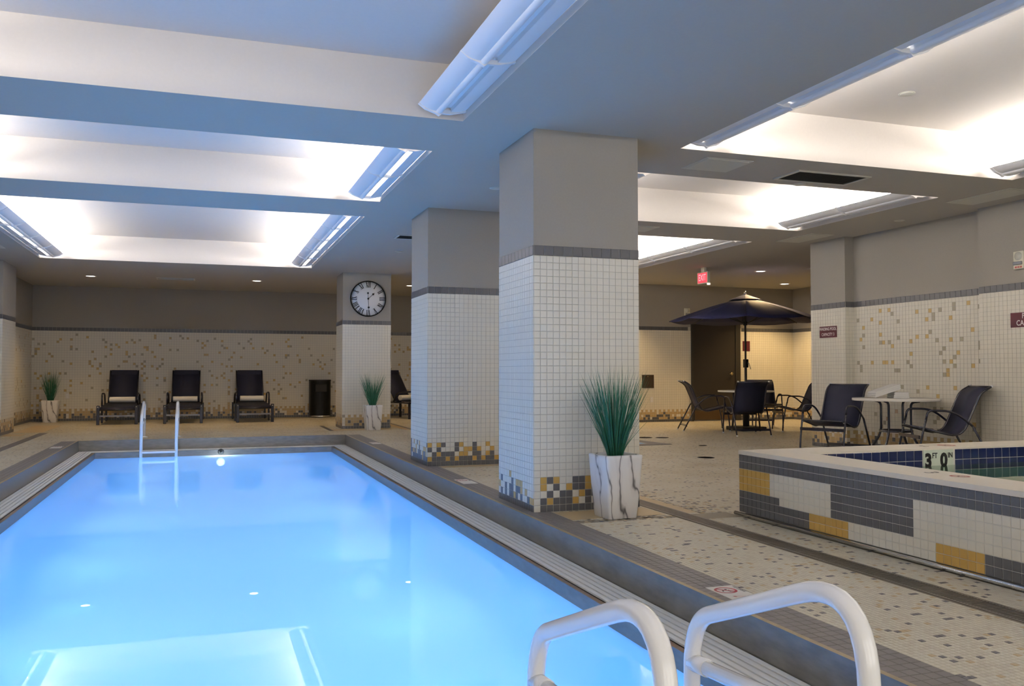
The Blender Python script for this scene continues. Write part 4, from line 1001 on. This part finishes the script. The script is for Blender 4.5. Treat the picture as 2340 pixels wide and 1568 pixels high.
# ---- clock on the third column
CYF = 17.1 - .002; q = un(841, 683, Y=CYF); RC = .345
t = thing('wall_clock', (q.x, CYF, q.z), 0, 'large round wall clock with roman numerals on the tiled column', 'clock')
MB().lathe([(RC - .012, -.02), (RC - .012, -.05), (RC, -.052), (RC + .006, -.045), (RC + .006, 0), (RC - .012, 0), (RC - .012, -.02)], axis='Y', n=56).build('rim', 'black_gloss', t)
MB().lathe([(0, -.022), (RC - .01, -.022), (RC - .01, -.018), (0, -.018)], axis='Y', n=56).build('dial', 'clock_face', t)
ROM = ['XII', 'I', 'II', 'III', 'IIII', 'V', 'VI', 'VII', 'VIII', 'IX', 'X', 'XI']
ROM[4] = 'IV'
def stroke(m, x0, z0, x1, z1, wd):
    d = Vector((x1 - x0, 0, z1 - z0)).normalized() * 1.0; p = Vector((-d.z, 0, d.x)) * wd / 2
    A, B = Vector((x0, -.0245, z0)), Vector((x1, -.0245, z1)); m.obox(A - p, B - A, p * 2, Vector((0, .002, 0)))
for k, s in enumerate(ROM):
    m = MB(); hh = .055; wid = {'I': .026, 'V': .05, 'X': .046}; tot = sum(wid[c] for c in s); x = -tot / 2
    for c in s:
        wc = wid[c]; xc = x + wc / 2
        if c == 'I': stroke(m, xc, -hh, xc, hh, .014)
        elif c == 'V': stroke(m, xc - .019, hh, xc, -hh, .015); stroke(m, xc + .019, hh, xc, -hh, .006)
        else: stroke(m, xc - .018, hh, xc + .018, -hh, .014); stroke(m, xc + .018, hh, xc - .018, -hh, .006)
        x += wc
    m.box(-tot / 2 + .004, tot / 2 - .004, -.0245, -.0225, hh - .004, hh); m.box(-tot / 2 + .004, tot / 2 - .004, -.0245, -.0225, -hh, -hh + .004)
    o = m.build('numeral', 'ink', t); a = -2 * math.pi * k / 12
    o.matrix_basis = Matrix.Rotation(-a, 4, 'Y') @ Matrix.Translation((0, 0, RC * .80))
def hand(nm, ang, L, back, wd):
    m = MB(); m.obox((-wd / 2, -.030, -back), Vector((wd, 0, 0)), Vector((0, .003, 0)), Vector((0, 0, L + back)))
    m.lathe([(0, -.031), (.020, -.031), (.020, -.027), (0, -.027)], (0, 0, L * .78), 12, axis='Y')
    if back > .05: m.lathe([(0, -.031), (.018, -.031), (.018, -.027), (0, -.027)], (0, 0, -back), 12, axis='Y')
    o = m.build(nm, 'ink', t); o.matrix_basis = Matrix.Rotation(R(ang), 4, 'Y'); return o
hand('hour_hand', 47, .17, .0, .007); hand('minute_hand', 177, .22, .11, .006)
MB().lathe([(0, -.034), (.018, -.034), (.018, -.024), (0, -.024)], axis='Y', n=16).build('hub', 'ink', t)

# ---- signs, alarms, outlets
def wall_sign_x(X, y0, y1, z0, z1, lines, label, size):
    t = thing('wall_sign', (X - .006, (y0 + y1) / 2, (z0 + z1) / 2), 0, label, 'sign'); a, b = abs(y0 - y1) / 2, (z1 - z0) / 2
    MB().box(-.006, .0, -a, a, -b, b).build('plate', 'maroon', t)
    for k, (s, sz_) in enumerate(lines):
        z = b * .5 - k * b * .95
        text_mesh(s, sz_, 'lettering', 'sign_white', t, basis((-.0072, 0, z), (0, -1, 0), (0, 0, 1)), depth=.0008, xs=.82, bold=.0012)
    return t
wall_sign_x(PX, 10.745, 10.375, 1.60, 1.765, [('WADING POOL', .062), ('CAPACITY 3', .062)], 'maroon wading pool capacity sign on the tiled pier', .06)
wall_sign_x(NX, 7.50, 7.02, 1.60, 1.765, [('POOL', .085), ('CAPACITY', .085)], 'maroon pool capacity sign cut off by the right frame edge', .08)
t = thing('wall_sign', (11.71, REARY - .008, 1.69), 0, 'small maroon sign on the rear wall behind the umbrella pole', 'sign'); MB().box(-.095, .095, -.004, .004, -.115, .115).build('plate', 'maroon', t)
def alarm(loc, M, label):
    t = thing('fire_alarm', loc, 0, label, 'fire alarm'); t.matrix_basis = M
    MB().box(-.065, .065, -.10, .10, 0, .04).build('housing', 'alarm_white', t, bevel=.006)
    MB().lathe([(0, .041), (.048, .041), (.048, .044), (0, .046)], (0, .045, 0), 20).build('speaker_grille', 'vent_white', t)
    MB().box(-.055, .055, -.055, -.015, .04, .065).build('strobe_lens', 'lens_clear', t, bevel=.008)
    for k in range(3): MB().box(-.045 + .033 * k, -.02 + .033 * k, -.088, -.068, .04, .042).build('letter_mark', 'red_ink_light', t)
alarm((0, 0, 0), basis((NX - .002, 7.36, 2.35), (0, -1, 0), (0, 0, 1)), 'cream wall fire alarm with strobe at the right frame edge')
alarm((0, 0, 0), basis((10.16, REARY - .002, 2.42), (1, 0, 0), (0, 0, 1)), 'cream wall fire alarm above the umbrella, left of the door')
def outlet(x, y, z, label):
    t = thing('wall_outlet', (x, y, z), 0, label, 'outlet'); MB().box(-.038, .038, -.012, -.004, -.06, .06).build('cover_plate', 'sign_white', t, bevel=.002)
    for s in (-1, 1): MB().box(-.016, .016, -.014, -.012, s * .025 - .014, s * .025 + .014).build('socket', 'cap_white', t)
outlet(-2.89, FARY, .56, 'white wall outlet on the far wall beside the corner planter'); outlet(9.27, REARY, .49, 'white wall outlet below the dark plate on the rear wall')
t = thing('wall_plate', (9.18, REARY - .004, .89), 0, 'dark brown square metal plate on the rear wall', 'wall plate'); MB().box(-.145, .145, -.008, .0, -.145, .145).build('cover', 'plate_dark', t, bevel=.002)
MB().lathe([(0, -.010), (.012, -.010), (.012, -.006), (0, -.006)], (0, 0, .11), 10, axis='Y').build('screw', 'brass', t)
